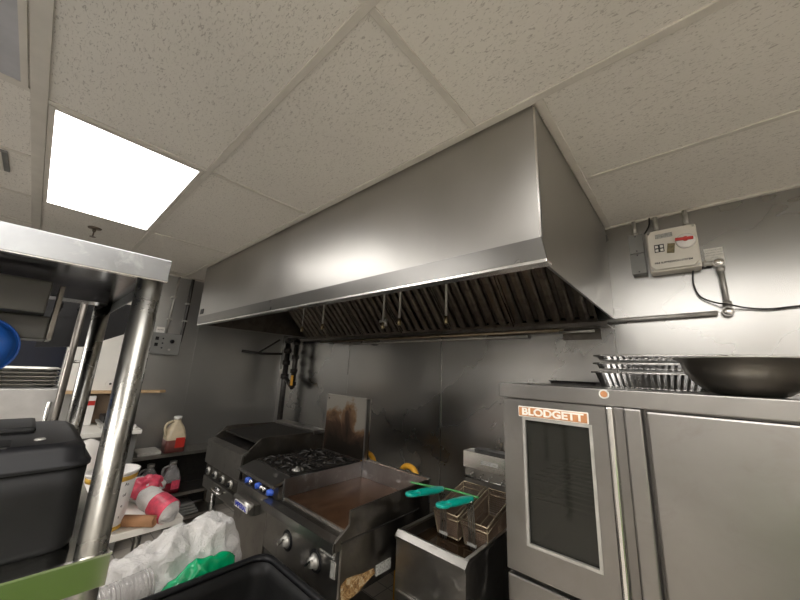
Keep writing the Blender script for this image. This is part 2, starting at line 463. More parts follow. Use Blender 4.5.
# ================================================================== HOOD
hx0, hx1, hy = -3.69, -.325, 1.04
hood = thing('exhaust_hood', 'long brushed stainless steel exhaust hood over the cooking line', 'range hood', ((hx0 + hx1) / 2, 1.7, .37))
LZ = .455
# front panel slightly set behind the lip
obj('front_panel', G().hexa([(hx0, hy, LZ), (hx1, hy, LZ), (hx1, hy, CZ - .001), (hx0, hy, CZ - .001)], (0, .012, 0)), 'hood', hood)
obj('lip', G().hexa([(hx0 - .002, hy - .001, LZ), (hx1 + .001, hy - .001, LZ), (hx1 + .012, hy + .004, .378), (hx0 - .002, hy + .004, .378)], (0, .014, 0)), 'hood_lip_shaded', hood)
obj('lip_edge', G().box((hx0 - .004, hy - .001, .366), (hx1 + .014, hy + .05, .378), .002), 'edge', hood)
obj('corner_trim', G().box((hx1 - .0035, hy - .003, LZ), (hx1 + .0025, hy + .003, CZ - .002)), 'edge', hood)
side = lambda x, w: G().prism([(x, hy + .012, CZ - .001), (x, YB - .004, CZ - .001), (x, YB - .004, .372), (x, hy + .02, .372)], (w, 0, 0))
obj('side_panel', side(hx1, -.01), 'hood', hood)
obj('side_panel', side(hx0, .01), 'hood', hood)
obj('top_panel', G().box((hx0 + .011, hy + .013, .955), (hx1 - .011, YB - .01, .97)), 'hood_in', hood)
obj('front_liner', G().box((hx0 + .011, hy + .03, .385), (hx1 - .011, hy + .035, .95)), 'hood_in', hood)
obj('side_liner', G().box((hx0 + .012, hy + .06, .38), (hx0 + .017, YB - .01, .95)), 'hood_in', hood)
obj('side_liner', G().box((hx1 - .017, hy + .06, .40), (hx1 - .012, YB - .01, .95)), 'hood_in', hood)
obj('plenum_panel', G().box((hx0 + .02, 1.74, .81), (hx1 - .02, 1.745, .953)), 'hood_in', hood)
obj('grease_gutter', G().box((hx0 + .02, 2.212, .322), (hx1 - .02, YB - .006, .330)).box((hx0 + .02, 2.212, .330), (hx1 - .02, 2.217, .346)), M['appl_d'], hood)
obj('switch_plate', G().box((hx0 + .05, hy - .004, .475), (hx0 + .14, hy - .0005, .525)), 'black', hood)
# baffle filters: sloping, each liftable
fa, fb = V((0, 1.76, .80)), V((0, 2.205, .352))
sl = (fb - fa); sd = sl.normalized(); nn = V((0, -sd.z, sd.y)) * -1
if nn.z > 0: nn = -nn
def filt(x0, x1, label):
    t = thing('baffle_filter', label, 'grease filter', ((x0 + x1) / 2, fb.y, fb.z), 'grease filters in the hood')
    def pl(xa, xb, s0, s1, h0, h1):
        q = [fa + sd * s0 + nn * h0, fa + sd * s0 + nn * h1, fa + sd * s1 + nn * h1, fa + sd * s1 + nn * h0]
        return [V((xa, p.y, p.z)) for p in q], (xb - xa, 0, 0)
    Ls = sl.length
    f = G()
    for a, b_, s0, s1 in ((x0, x0 + .012, 0, Ls), (x1 - .012, x1, 0, Ls), (x0 + .012, x1 - .012, 0, .02), (x0 + .012, x1 - .012, Ls - .02, Ls)):
        q, w = pl(a, b_, s0, s1, 0, .012); f.prism(q, w)
    obj('frame', f, 'baffle', t)
    q, w = pl(x0 + .012, x1 - .012, .02, Ls - .02, -.022, -.018); obj('backing', G().prism(q, w), 'hood_in', t)
    n = 6; pit = (x1 - x0 - .024) / n
    for i in range(n):
        xa = x0 + .012 + i * pit; g = G()
        prof = [(0, -.012), (0, .004), (pit * .10, .012), (pit * .45, .014), (pit * .62, .006), (pit * .66, -.012)]
        p0 = [V((xa + u, (fa + sd * .02 + nn * h).y, (fa + sd * .02 + nn * h).z)) for u, h in prof]
        g.prism(p0, sd * (Ls - .04)); obj('baffle', g, 'baffle', t)
    return t
f0 = filt(-3.50, -2.99, 'dark greasy baffle filter at the far left end of the hood')
names = ['second baffle filter from the left end of the hood', 'third baffle filter from the left in the hood', 'fourth baffle filter from the left in the hood', 'baffle filter left of the rightmost hood filter', 'rightmost baffle filter, nearest the hood corner']
for i, lb in enumerate(names): copy_tree(f0, (.52 * (i + 1), 0, 0), lb)

# suppression drops in the hood
def nozzle(x, y, zt, zb, label, r=.008, elbow=False, mt='galv'):
    t = thing('suppression_nozzle', label, 'nozzle', (x, y, zb), 'fire suppression nozzles under the hood')
    obj('drop_pipe', G().cyl((x, y, zb + .05), (x, y, zt), r, 12), mt, t)
    obj('nozzle_tip', G().lathe([(0, 0), (.010, 0), (.014, .012), (.014, .03), (.009, .05), (0, .05)], (x, y, zb), seg=14), 'brass', t)
    if elbow: obj('swivel_joint', G().cyl((x - .03, y, zb + .055), (x + .02, y, zb + .055), .011, 12).cyl((x + .028, y, zb + .02), (x + .028, y, zb + .07), .012, 12), mt, t)
    return t
for (px_x, zb, lb, el) in ((-2.42, .335, 'suppression nozzle second from left, short drop pipe in the hood', False), (-1.66, .30, 'suppression nozzle with a swivel joint in the middle of the hood', True), (-1.50, .315, 'suppression nozzle just right of the swivel jointed one', False), (-1.11, .30, 'rightmost suppression nozzle hanging below the hood filters', False)):
    nozzle(px_x, 1.66, .93, zb, lb, elbow=el)
nozzle(-2.75, 1.66, .93, .33, 'leftmost suppression nozzle, thin rod at the left end of the filters', r=.005)

# pipes along the back wall
obj('wall_pipe', G().cyl((-3.3, 2.26, .302), (-.60, 2.26, .310), .011, 12), 'goldpipe', None, 'upper yellowish pipe along the wall under the hood', 'pipe')
obj('wall_pipe', G().cyl((-2.9, 2.30, .275), (-.85, 2.30, .283), .010, 12), 'galv', None, 'lower grey pipe along the wall under the hood', 'pipe')
t = thing('pipe_bracket', 'dark metal bracket with short pipe under the hood corner', 'bracket', (-.5, 2.28, .30))
obj('bracket_plate', G().box((-.62, 2.22, .314), (-.40, 2.33, .320)).box((-.62, 2.32, .25), (-.40, 2.33, .314)), 'appl_d', t)
obj('short_pipe', G().cyl((-.62, 2.235, .292), (-.42, 2.235, .294), .009, 12), 'galv', t)
obj('wall_conduit', G().cyl((-.56, 2.295, .352), (.13, 2.295, .366), .012, 14), 'galv', None, 'grey horizontal conduit running right from under the hood to the elbow', 'conduit')

# ================================================================== CONTROL BOX on right of the hood
B = thing('control_box', 'cream fire suppression control box with a red handle on the wall', 'control box', (-.01, 2.28, .61))
obj('enclosure', G().box((-.118, 2.235, .607), (.10, YB, .853), .012), 'cream', B)
obj('cover', G().prism([(-.088, 2.235, .617), (.07, 2.235, .617), (.09, 2.235, .64), (.09, 2.235, .82), (.07, 2.235, .843), (-.088, 2.235, .843), (-.108, 2.235, .82), (-.108, 2.235, .64)], (0, -.018, 0)), 'cream', B)
for (x, z) in ((-.106, .62), (.088, .62), (-.106, .84), (.088, .84)):
    obj('screw', G().cyl((x, 2.233, z), (x, 2.222, z), .006, 12), 'galv', B)
obj('handle_dial', G().lathe([(0, .006), (.036, .006), (.042, 0), (.0, 0)], (.05, 2.217, .755), (0, -1, 0)), 'white', B)
obj('red_lever', G().box((.008, 2.195, .757), (.082, 2.209, .772), .003, Matrix.Rotation(.08, 3, 'Y')).cyl((.05, 2.211, .764), (.05, 2.2, .764), .012), 'red', B, 'red rotary lever')
obj('rating_sticker', G().box((-.075, 2.215, .795), (.0, 2.2168, .820)), 'sticker_d', B)
obj('symbol_sticker', G().box((-.085, 2.215, .715), (-.042, 2.2168, .76)), 'ink', B)
for i, (dx, dz) in enumerate(((.002, .024), (.024, .024), (.002, .003), (.024, .003))):
    obj('symbol_cell', G().box((-.083 + dx, 2.2140, .716 + dz), (-.083 + dx + .013, 2.2150, .716 + dz + .014)), 'sticker', B)
obj('pull_tag', G().box((-.03, 2.212, .70), (.002, 2.2168, .755), .001, Matrix.Rotation(.15, 3, 'Y')), plain('brown tag', (.16, .13, .06), .5, 0, .4, 60), B)
text('FIRE SUPPRESSION SYSTEM', 'lettering', .0135, (-.012, 2.2165, .652), (1, 0, 0), (0, 0, 1), 'ink', B, bold=.0003)
JB = []
for z0, z1, lb in ((.745, .86, 'upper small grey junction box left of the control box'), (.617, .742, 'lower small grey junction box left of the control box')):
    t = thing('junction_box', lb, 'junction box', (-.168, 2.29, z0), 'small grey boxes beside the control box')
    obj('box_body', G().box((-.202, 2.262, z0), (-.135, YB, z1), .004), 'gray_paint', t)
    obj('box_cover', G().box((-.204, 2.256, z0 + .001), (-.133, 2.262, z1 - .001), .001), 'gray_paint', t)
    obj('cover_screw', G().cyl((-.168, 2.256, z1 - .012), (-.168, 2.253, z1 - .012), .004, 8).cyl((-.168, 2.256, z0 + .012), (-.168, 2.253, z0 + .012), .004, 8), 'ink', t)
for x, z, y, lb in ((-.171, .862, 2.30, 'short grey conduit from the ceiling to the small junction box'), (-.067, .855, 2.30, 'grey conduit from the ceiling into the left top of the control box'), (.066, .855, 2.30, 'grey conduit from the ceiling into the right top of the control box')):
    t = thing('ceiling_conduit', lb, 'conduit', (x, y, z), 'conduits dropping from the ceiling')
    obj('conduit_tube', G().cyl((x, y, z), (x, y, CZ - .013), .011, 14), 'galv', t)
    obj('connector', G().cyl((x, y, z), (x, y, z + .022), .015, 14), 'galv', t)
obj('cable', G().tube([(-.093, 2.31, .97), (-.10, 2.31, .92), (-.125, 2.30, .87)], .004, 8, 6), 'rubber', None, 'thin black cable between the ceiling and the junction boxes', 'cable')
t = thing('notice_plate', 'small pale notice plate on the wall right of the control box', 'sign', (.155, 2.325, .655))
obj('plate', G().box((.118, 2.323, .655), (.192, 2.3285, .724)), 'sticker', t)
for i in range(4): text(['ELECTRICAL FIRE', 'SUPPRESSION DEVICE', 'TURN LEVER TO SHUT', 'OFF GAS'][i], 'lettering', .008, (.155, 2.3228, .712 - i * .014), (1, 0, 0), (0, 0, 1), 'sticker_d', t)
def elbow(c, label):
    c = V(c); t = thing('conduit_elbow', label, 'conduit fitting', c)
    obj('elbow_body', G().cyl(c + V((0, .035, 0)), c + V((0, -.012, 0)), .024, 20), 'galv', t)
    obj('elbow_cap', G().lathe([(0, .006), (.016, .005), (.02, 0), (0, 0)], c + V((0, -.012, 0)), (0, -1, 0), 18), 'edge', t)
    return t
elbow((.166, 2.295, .63), 'upper round conduit elbow right of the control box')
elbow((.168, 2.295, .370), 'lower round conduit elbow at the end of the horizontal conduit')
t = thing('riser_conduit', 'short vertical conduit joining the two round elbows', 'conduit', (.168, 2.295, .40))
obj('conduit_tube', G().cyl((.17, 2.295, .394), (.168, 2.295, .606), .012, 14), 'galv', t)
obj('coupling', G().cyl((.17, 2.295, .394), (.17, 2.295, .42), .017, 14), 'galv', t)
obj('coupling', G().cyl((.168, 2.295, .58), (.168, 2.295, .606), .017, 14), 'galv', t)
t = thing('conduit_nipple', 'short fitting between the control box and the upper elbow', 'conduit fitting', (.12, 2.295, .63))
obj('nipple', G().cyl((.101, 2.295, .635), (.142, 2.295, .631), .013, 14), 'galv', t)
obj('locknut', G().cyl((.108, 2.295, .635), (.118, 2.295, .634), .019, 6), 'galv', t)
obj('cable', G().tube([(.062, 2.305, .607), (.056, 2.305, .53), (.075, 2.305, .46), (.13, 2.29, .418), (.168, 2.262, .402), (.23, 2.30, .384), (.31, 2.305, .371), (.404, 2.305, .376), (.9, 2.305, .40), (1.6, 2.305, .42)], .0042, 8, 8), 'rubber', None, 'black cable looping from the control box off to the right', 'cable')

# ================================================================== GAS RISER in the corner
t = thing('gas_riser', 'black greasy gas riser pipes with valves in the far corner', 'gas pipe', (-3.9, 2.2, -.9))
obj('pipe', G().cyl((-3.93, 2.2, -1.0), (-3.93, 2.2, .36), .034, 14), 'pipe', t)
obj('pipe', G().cyl((-3.72, 2.2, -.25), (-3.72, 2.2, .345), .032, 14), 'pipe', t)
for z in (.33, .2, .05, -.12): obj('coupling', G().cyl((-3.93, 2.2, z - .03), (-3.93, 2.2, z + .03), .05, 12), 'pipe', t)
for z in (.3, .12, -.05, -.2): obj('coupling', G().cyl((-3.72, 2.2, z - .025), (-3.72, 2.2, z + .025), .047, 12), 'pipe', t)
obj('cross_pipe', G().cyl((-3.93, 2.2, -.12), (-3.72, 2.2, -.25), .028, 12).cyl((-3.93, 2.2, .35), (-3.72, 2.2, .33), .03, 12), 'pipe', t)
obj('side_arm', G().tube([(-3.95, 2.15, .16), (-4.1, 1.95, .15), (-4.18, 1.72, .17)], .016, 10).tube([(-3.97, 2.1, .34), (-4.1, 1.9, .16)], .012, 8), 'pipe', t)
obj('valve_tag', G().box((-3.70, 2.155, -.22), (-3.65, 2.16, -.10)), 'yellow', t, 'small yellow tag')
obj('vent_rod', G().cyl((-3.93, 2.2, .36), (-3.93, 2.2, .372), .010, 8), 'galv', t)
# left wall electrical
t = thing('wall_control_panel', 'grey switch panel with a round knob on the left wall', 'control panel', (XL, .93, .07))
obj('panel_box', G().box((XL + .001, .80, .07), (XL + .07, 1.075, .30), .006), 'gray_paint', t)
for z in (.22, .155): obj('rocker_switch', G().box((XL + .07, .835, z), (XL + .078, .865, z + .035)), 'black', t)
obj('knob', G().lathe([(0, .02), (.018, .02), (.022, 0), (0, 0)], (XL + .07, .99, .215), (1, 0, 0)), 'black', t)
obj('indicator_lamp', G().cyl((XL + .07, .975, .125), (XL + .078, .975, .125), .012, 12), 'galv', t)
for z in (.24, .19, .14): obj('indicator_lamp', G().cyl((XL + .07, .905, z), (XL + .076, .905, z), .008, 10), 'black', t)
t = thing('wall_tag', 'small white label plate above the left wall switch panel', 'sign', (XL, .88, .31))
obj('tag_plate', G().box((XL + .001, .84, .305), (XL + .01, .915, .365)), 'white', t)
text('AUTO', 'lettering', .02, (XL + .0105, .878, .335), (0, 1, 0), (0, 0, 1), 'ink', t)
t = thing('ceiling_conduit', 'thin pale conduit on the left wall above the switch panel', 'conduit', (XL, .92, .3), 'conduits dropping from the ceiling')
obj('conduit_tube', G().cyl((XL + .025, .93, .30), (XL + .025, .955, CZ - .02), .011, 12), 'galv', t)
for z in (.45, .7): obj('pipe_clip', G().box((XL + .001, .915, z), (XL + .04, .965, z + .02)), 'galv', t)
t = thing('ceiling_conduit', 'thick black conduit on the left wall beside the pale one', 'conduit', (XL, 1.06, .2), 'conduits dropping from the ceiling')
obj('conduit_tube', G().tube([(XL + .035, 1.055, .16), (XL + .03, 1.075, .26), (XL + .03, 1.085, .5), (XL + .03, 1.09, CZ - .02)], .018, 12, 4), 'pipe', t)
for z in (.45, .65): obj('pipe_clip', G().box((XL + .001, 1.06, z), (XL + .052, 1.115, z + .018)), 'galv', t)

# ================================================================== OVEN
ox0, ox1, oy = -.615, .36, 1.36
O = thing('convection_oven', 'large stainless steel convection oven with a glass window door, right foreground', 'oven', (-.12, 1.8, -1.6))
obj('top_cap', G().box((ox0 - .004, oy - .03, -.083), (ox1 + .004, 2.28, -.028), .003), 'oven', O)
bd = G().box((ox0 + .01, oy + .03, -.72), (ox0 + .03, 2.27, -.0835)).box((ox1 - .03, oy + .03, -.72), (ox1 - .01, 2.27, -.0835)).box((ox0 + .03, 2.22, -.72), (ox1 - .03, 2.27, -.0835)).box((ox0 + .03, oy + .03, -.72), (ox1 - .03, 2.22, -.69)).box((ox0 + .03, oy + .03, -.11), (ox1 - .03, 2.22, -.0835))
bd.box((-.20, oy + .028, -.695), (-.118, oy + .05, -.11))
bd.box((ox0 + .01, oy + .02, -.72), (ox1 - .01, oy + .031, -.695)).box((ox0 + .01, oy + .02, -.10), (ox1 - .01, oy + .031, -.0835))
obj('body', bd, 'oven_d', O)
cav = G().box((-.56, 2.0, -.67), (.30, 2.01, -.12)).box((-.565, oy + .05, -.67), (-.56, 2.0, -.12)).box((-.56, oy + .05, -.68), (.3, 2.0, -.67))
obj('cavity', cav, plain('oven enamel', (.02, .018, .015), .35), O)
for z in (-.40, -.47):
    r = G()
    for i in range(8): r.cyl((-.55, 1.45 + i * .07, z), (.28, 1.45 + i * .07, z), .003, 6)
    r.cyl((-.5, 1.44, z), (-.5, 1.95, z), .004, 6).cyl((.2, 1.44, z), (.2, 1.95, z), .004, 6)
    obj('oven_rack', r, 'galv', O)
# left door with window
dx0, dx1, dz0, dz1 = -.605, -.240, -.700, -.088
wx0, wx1, wz0, wz1 = -.520, -.291, -.596, -.160
yf = oy - .02
def ring4(outer, inner, y, w):
    (a, b_, c, d), (e, f, g_, h) = outer, inner
    P = lambda x, z: (x, y, z)
    g = G()
    g.hexa([P(a, c), P(e, g_), P(e, h), P(a, d)], w); g.hexa([P(f, g_), P(b_, c), P(b_, d), P(f, h)], w)
    g.hexa([P(e, h), P(f, h), P(b_, d), P(a, d)], w); g.hexa([P(a, c), P(b_, c), P(f, g_), P(e, g_)], w)
    return g
ld = obj('door', ring4((dx0, dx1, dz0, dz1), (wx0, wx1, wz0, wz1), yf, (0, .045, 0)), 'oven', O)
obj('window_bead', ring4((wx0 - .007, wx1 + .007, wz0 - .007, wz1 + .007), (wx0 + .003, wx1 - .003, wz0 + .003, wz1 - .003), yf - .004, (0, .010, 0)), 'galv', ld)
obj('window_glass', G().box((wx0, yf + .012, wz0), (wx1, yf + .018, wz1)), 'glass', ld)
# badge
pl = obj('badge', G().box((-.541, yf - .007, -.152), (-.292, yf - .0005, -.112), .004), 'letters', ld)
obj('badge', G().box((-.537, yf - .0085, -.148), (-.296, yf - .0065, -.116)), 'orange', ld, 'orange badge field')
text('BLODGETT', 'lettering', .036, (-.4165, yf - .0092, -.1325), (1, 0, 0), (0, 0, 1), 'letters', ld, .0014, .0012, w=.218)
# centre handle bars
h = G().box((-.232, yf - .035, -.73), (-.214, yf - .004, -.085), .005)
obj('door_handle', h, 'edge', ld)
obj('handle_channel', G().box((-.214, yf - .010, -.73), (-.186, yf + .04, -.085), .003), 'oven_d', ld)
rd = obj('door', G().box((-.128, yf - .004, -.72), (.345, yf + .045, -.090), .006), 'oven', O)
obj('door_handle', G().box((-.184, yf - .028, -.73), (-.138, yf + .03, -.085), .005), 'oven', rd)
obj('copper_spot', G().cyl((-.238, oy - .031, -.045), (-.238, oy - .0295, -.045), .011, 9), 'orange', O, 'small orange worn patch')
obj('spot_ring', G().lathe([(.011, 0), (.016, 0), (.016, .0008), (.011, .0008)], (-.238, oy - .0302, -.045), (0, -1, 0), 14, True), 'sticker', O)
# lower cabinet
obj('lower_cabinet', G().box((ox0 + .01, oy + .03, -1.45), (ox1 - .01, 2.27, -.722)), 'oven_d', O)
obj('lower_door', G().box((dx0, yf, -1.40), (ox1 - .012, yf + .045, -.714), .008), 'oven', O)
for x in (ox0 + .06, ox1 - .06):
    for y in (oy + .08, 2.2): obj('leg', G().cyl((x, y, -1.6), (x, y, -1.45), .025, 14), 'post', O)

# things on the oven
ZT = -.028
def pan(z, label, y0=1.78, hh=.05, x0=-.36, x1=.08, dep=.26, ribs=True, flare=.022):
    cx, cy, hx, hyy = (x0 + x1) / 2, y0 + dep / 2, (x1 - x0) / 2, dep / 2
    t = thing('foil_pan', label, 'foil pan', (cx, cy, z), 'foil pans stacked on the oven')
    g = G(); n = 40
    def loop(inset, zz, rib):
        base = rrect(cx, cy, hx - inset, hyy - inset, .045, zz, 5); out = []
        for i, p in enumerate(base):
            q = base[(i + 1) % len(base)]; L_ = (q - p).length; m = max(1, int(round(L_ / .009)))
            if (q - p).length > .1: m = 30 if abs((q - p).x) > abs((q - p).y) else 18
            else: m = 1
            for k_ in range(m):
                r = p.lerp(q, k_ / m); c_ = V((cx, cy, zz)); d = (r - c_)
                if rib and m > 1 and 0 < k_ and k_ % 2: 
                    nrm = V((0, 1 if d.y > 0 else -1, 0)) if abs((q - p).x) > abs((q - p).y) else V((1 if d.x > 0 else -1, 0, 0))
                    r = r - nrm * .0045
                out.append(r)
        return out
    L = [loop(flare, z, 0), loop(flare - .001, z + .004, 1), loop(.006, z + hh - .004, 1), loop(.005, z + hh, 0), loop(-.007, z + hh, 0), loop(-.010, z + hh - .003, 0), loop(-.007, z + hh + .003, 0), loop(.003, z + hh + .002, 0), loop(.007, z + hh - .004, 1), loop(flare + .001, z + .006, 1), loop(flare + .002, z + .003, 0)]
    g.rings(L, True, True, False)
    obj('pan_body', g, 'alu', t)
    rim = smooth_path(rrect(cx, cy, hx + .008, hyy + .008, .05, z + hh, 5), 1, True)
    obj('rolled_rim', G().tube(rim, .0035, 6, 0, True), 'edge', t)
    return t
pan(ZT + .001, 'deep foil pan with ribbed sides at the bottom of the pan stack', hh=.066)
pan(ZT + .084, 'shallow foil pan in the middle of the pan stack', hh=.024, x0=-.35, x1=.085, flare=.012)
pan(ZT + .124, 'topmost shallow foil pan of the stack', hh=.020, x0=-.345, x1=.105, flare=.012)
pf = [(0, 0), (.075, 0), (.092, .006), (.125, .032), (.148, .066), (.160, .108), (.172, .112), (.172, .115), (.157, .112), (.144, .068), (.121, .036), (.088, .010), (0, .004)]
bw = thing('mixing_bowl', 'large dark metal mixing bowl on top of the oven', 'bowl', (.125, 1.54, ZT + .001))
obj('bowl_shell', G().lathe(pf, (.125, 1.54, ZT + .001), seg=64), 'bowl', bw)
rimc = [V((.125 + .172 * math.cos(a * PI / 24), 1.54 + .172 * math.sin(a * PI / 24), ZT + .1145)) for a in range(48)]
obj('rolled_rim', G().tube(rimc, .003, 8, 0, True), 'galv', bw)
obj('baking_tray', G().rings([rrect(-.49, 2.05, .11, .12, .02, ZT + .001), rrect(-.49, 2.05, .11, .12, .02, ZT + .008), rrect(-.49, 2.05, .12, .135, .02, ZT + .018), rrect(-.49, 2.05, .117, .13, .02, ZT + .018), rrect(-.49, 2.05, .105, .115, .02, ZT + .01)], smooth=False), 'iron', None, 'dark flat baking tray lying at the left of the oven top', 'tray')

# ================================================================== FRYER
fx0, fx1, fy0, fy1, fz = -1.085, -.731, 1.248, 1.74, -.70
F = thing('deep_fryer', 'floor standing stainless deep fryer with an open oil pot', 'fryer', (-.91, 1.5, -1.6))
obj('cabinet', G().box((fx0 + .004, fy0 + .004, -1.45), (fx1 - .004, 1.83, -.86)), 'appl', F)
pot = G().box((fx0, fy0, -1.2), (fx1, fy0 + .016, fz - .028)).box((fx0, fy0 + .016, -.86), (fx0 + .014, fy1, fz - .012)).box((fx1 - .014, fy0 + .016, -.86), (fx1, fy1, fz - .012)).box((fx0, fy1, -.86), (fx1, fy1 + .09, fz - .0))
obj('tank', pot, 'appl', F)
obj('front_rim', G().prism([(fx0 - .003, fy0 - .010, fz - .032), (fx0 - .003, fy0 + .022, fz - .032), (fx0 - .003, fy0 + .022, fz), (fx0 - .003, fy0 + .012, fz), (fx0 - .003, fy0 - .010, fz - .020)], (fx1 - fx0 + .006, 0, 0)), 'appl', F)
lin = G().box((fx0 + .0145, fy0 + .0165, -.86), (fx0 + .0165, fy1 - .001, fz - .013)).box((fx1 - .0165, fy0 + .0165, -.86), (fx1 - .0145, fy1 - .001, fz - .013)).box((fx0 + .0145, fy1 - .003, -.86), (fx1 - .0145, fy1 - .0005, fz - .005))
obj('tank_dark_lining', lin, 'appl_d', F)  # thin dark sheets added to darken the inside of the tank
obj('side_rim', G().box((fx0, fy0 + .022, fz - .012), (fx0 + .018, fy1, fz), .002), 'appl', F)
obj('side_rim', G().box((fx1 - .018, fy0 + .022, fz - .012), (fx1, fy1, fz), .002), 'appl', F)
obj('oil', G().box((fx0 + .015, fy0 + .017, -.85), (fx1 - .015, fy1 - .001, -.755)), 'oil', F)
obj('cabinet_door', G().box((fx0 + .012, fy0 - .012, -1.42), (fx1 - .012, fy0 - .001, -.92), .004), 'appl', F)
obj('door_handle', G().box((fx0 + .03, fy0 - .04, -1.0), (fx0 + .05, fy0 - .012, -.95), .003), 'black', F)
obj('flue_riser', G().box((-1.035, fy1 + .02, fz), (-.745, fy1 + .10, -.505), .003), 'appl', F)
fl = obj('flue_cap', G().hexa([(-1.04, fy1 + .012, -.508), (-.74, fy1 + .012, -.508), (-.74, fy1 + .012, -.425), (-1.04, fy1 + .012, -.425)], (0, .10, 0)), M['edge'], F)
obj('badge', G().box((-.93, fy1 + .009, -.478), (-.83, fy1 + .0125, -.458)), 'sticker_d', fl)
obj('flue_opening', G().box((-.98, fy1 + .03, -.425), (-.75, fy1 + .10, -.408), .003), 'iron', F)
obj('hanger_rail', G().cyl((-1.03, fy1 + .008, -.555), (-.75, fy1 + .008, -.555), .005, 10), 'post', F)
for x in (-.98, -.92, -.87, -.80): obj('hanger_hook', G().tube([(x, fy1 + .02, -.53), (x, fy1 - .012, -.53), (x, fy1 - .014, -.552)], .004, 8), 'post', F)
for x in (fx0 + .05, fx1 - .05):
    for y in (fy0 + .06, 1.78): obj('leg', G().cyl((x, y, -1.6), (x, y, -1.45), .022, 12), 'post', F)

def basket(cx, label, gx):
    # hanging on the rail at the back, nose down over the pot
    w2 = .066; yb, yfr = 1.715, 1.435; zb, zf = -.575, -.640; dp = .105
    t = thing('fryer_basket', label, 'fryer basket', (cx, 1.58, -.72), 'baskets hanging in the fryer')
    tr = [V((cx - w2, yfr, zf)), V((cx + w2, yfr, zf)), V((cx + w2, yb, zb)), V((cx - w2, yb, zb))]
    k = .86
    bt = [V((cx - w2 * k, yfr + .025, zf - dp)), V((cx + w2 * k, yfr + .025, zf - dp)), V((cx + w2 * k, yb - .02, zb - dp - .01)), V((cx - w2 * k, yb - .02, zb - dp - .01))]
    fr = G().tube(tr, .0042, 8, 0, True)
    md = [a.lerp(b_, .22) for a, b_ in zip(tr, bt)]
    fr.tube(md, .0032, 6, 0, True).tube(bt, .0034, 6, 0, True)
    for a, b_ in zip(tr, bt): fr.cyl(a, b_, .003, 6)
    obj('wire_frame', fr, 'goldpipe', t)
    me = G()
    def grid(a, b_, c, d, nu, nv):
        for i in range(1, nu): me.cyl(a.lerp(b_, i / nu), d.lerp(c, i / nu), .0015, 4)
        for j in range(1, nv): me.cyl(a.lerp(d, j / nv), b_.lerp(c, j / nv), .0015, 4)
    for i in range(4):
        j = (i + 1) % 4; ln = int(round((tr[i] - tr[j]).length / .0085)); grid(tr[i], tr[j], bt[j], bt[i], ln, 12)
    grid(bt[0], bt[1], bt[2], bt[3], 15, 28)
    obj('wire_mesh', me, plain('oily wire mesh', (.17, .12, .085), .42, .6, .2, 20), t)
    # handle
    hp = [V((cx, yfr - .012, zf - .105)), V((cx, yfr - .016, zf)), V((cx + .001, yfr - .03, -.555)), V((gx, 1.37, -.532))]
    for s in (-.014, -.005, .005, .014):
        obj('handle_wire', G().tube([p + V((s, 0, 0)) for p in hp], .0026, 6, 4), 'post', t)
    obj('handle_strap', G().box((cx - .022, yfr - .017, zf - .085), (cx + .022, yfr - .010, zf - .075)), 'galv', t)
    a, b_ = V((gx, 1.40, -.530)), V((gx, 1.145, -.497))
    u = (b_ - a).normalized()
    g = G().tube([a, a.lerp(b_, .2), a.lerp(b_, .55), a.lerp(b_, .75)], lambda q: .012 + .004 * math.sin(q * PI), 12, 4)
    lp = [a.lerp(b_, .72) + V((x * .017, 0, 0)) + u * (y * .035 + .035) for x, y in [(math.cos(q * PI / 8), math.sin(q * PI / 8)) for q in range(16)]]
    g.tube(lp, .008, 10, 0, True)
    obj('grip', g, 'teal', t, 'teal plastic grip')
    return t
basket(-.950, 'left wire fryer basket with a teal handle', -.945)
basket(-.802, 'right wire fryer basket with a teal handle', -.79)
obj('green_rod', G().tube([(-1.14, 1.405, -.548), (-1.05, 1.42, -.545), (-.94, 1.445, -.540), (-.80, 1.48, -.548)], .005, 8, 4), 'greenrod', None, 'thin green coated rod lying across the fryer basket handles', 'utensil')

# ================================================================== RANGE WITH GRIDDLE
rx0, rxm, rx1, ry0, ry1 = -2.19, -1.745, -1.175, 1.0, 1.62
Rg = thing('griddle_range', 'stainless range with two burners on the left and a flat griddle', 'range', (-1.68, 1.3, -1.6))
obj('body', G().box((rx0, ry0 + .01, -.93), (rx1 - .002, ry1, -.70)), 'appl_d', Rg)
obj('front_panel', G().box((rx0 + .002, ry0 - .004, -1.10), (-1.80, ry0 + .009, -.70), .002).box((-1.80, ry0 - .002, -.93), (rx1, ry0 + .009, -.70), .002), 'appl', Rg)
# burner section
obj('burner_box', G().box((rx0, ry0 + .06, -.70), (rxm - .001, ry1, -.615)), 'appl_d', Rg)
obj('bull_nose', G().hexa([(rx0, ry0 - .012, -.628), (rxm, ry0 - .012, -.628), (rxm, ry0 + .085, -.597), (rx0, ry0 + .085, -.597)], (0, 0, -.016)), M['oven'], Rg)
obj('bull_nose', G().box((rx0, ry0 - .013, -.640), (rxm, ry0 - .006, -.627)), 'edge', Rg)
obj('knob_panel', G().box((rx0, ry0 + .018, -.712), (rxm, ry0 + .06, -.640)), 'appl_d', Rg)
def knob(c, mat, r=.016, name='burner_knob', ax=(0, -1, 0), par=None, lab=None):
    c = V(c)
    o = obj(name, G().lathe([(0, .026), (r * .7, .026), (r * .8, .008), (r, .004), (r, 0), (0, 0)], c, ax, 18), mat, par, lab)
    return o
for x in (-2.08, -1.95, -1.81): knob((x, ry0 + .018, -.676), 'blue_knob', .021, par=Rg, lab='blue burner knob')
for x in (-2.015, -1.885, -1.85): obj('pilot_valve', G().cyl((x, ry0 + .018, -.668), (x, ry0 - .014, -.666), .009, 10).cyl((x, ry0 - .012, -.660), (x, ry0 - .012, -.682), .006, 8), 'edge', Rg)
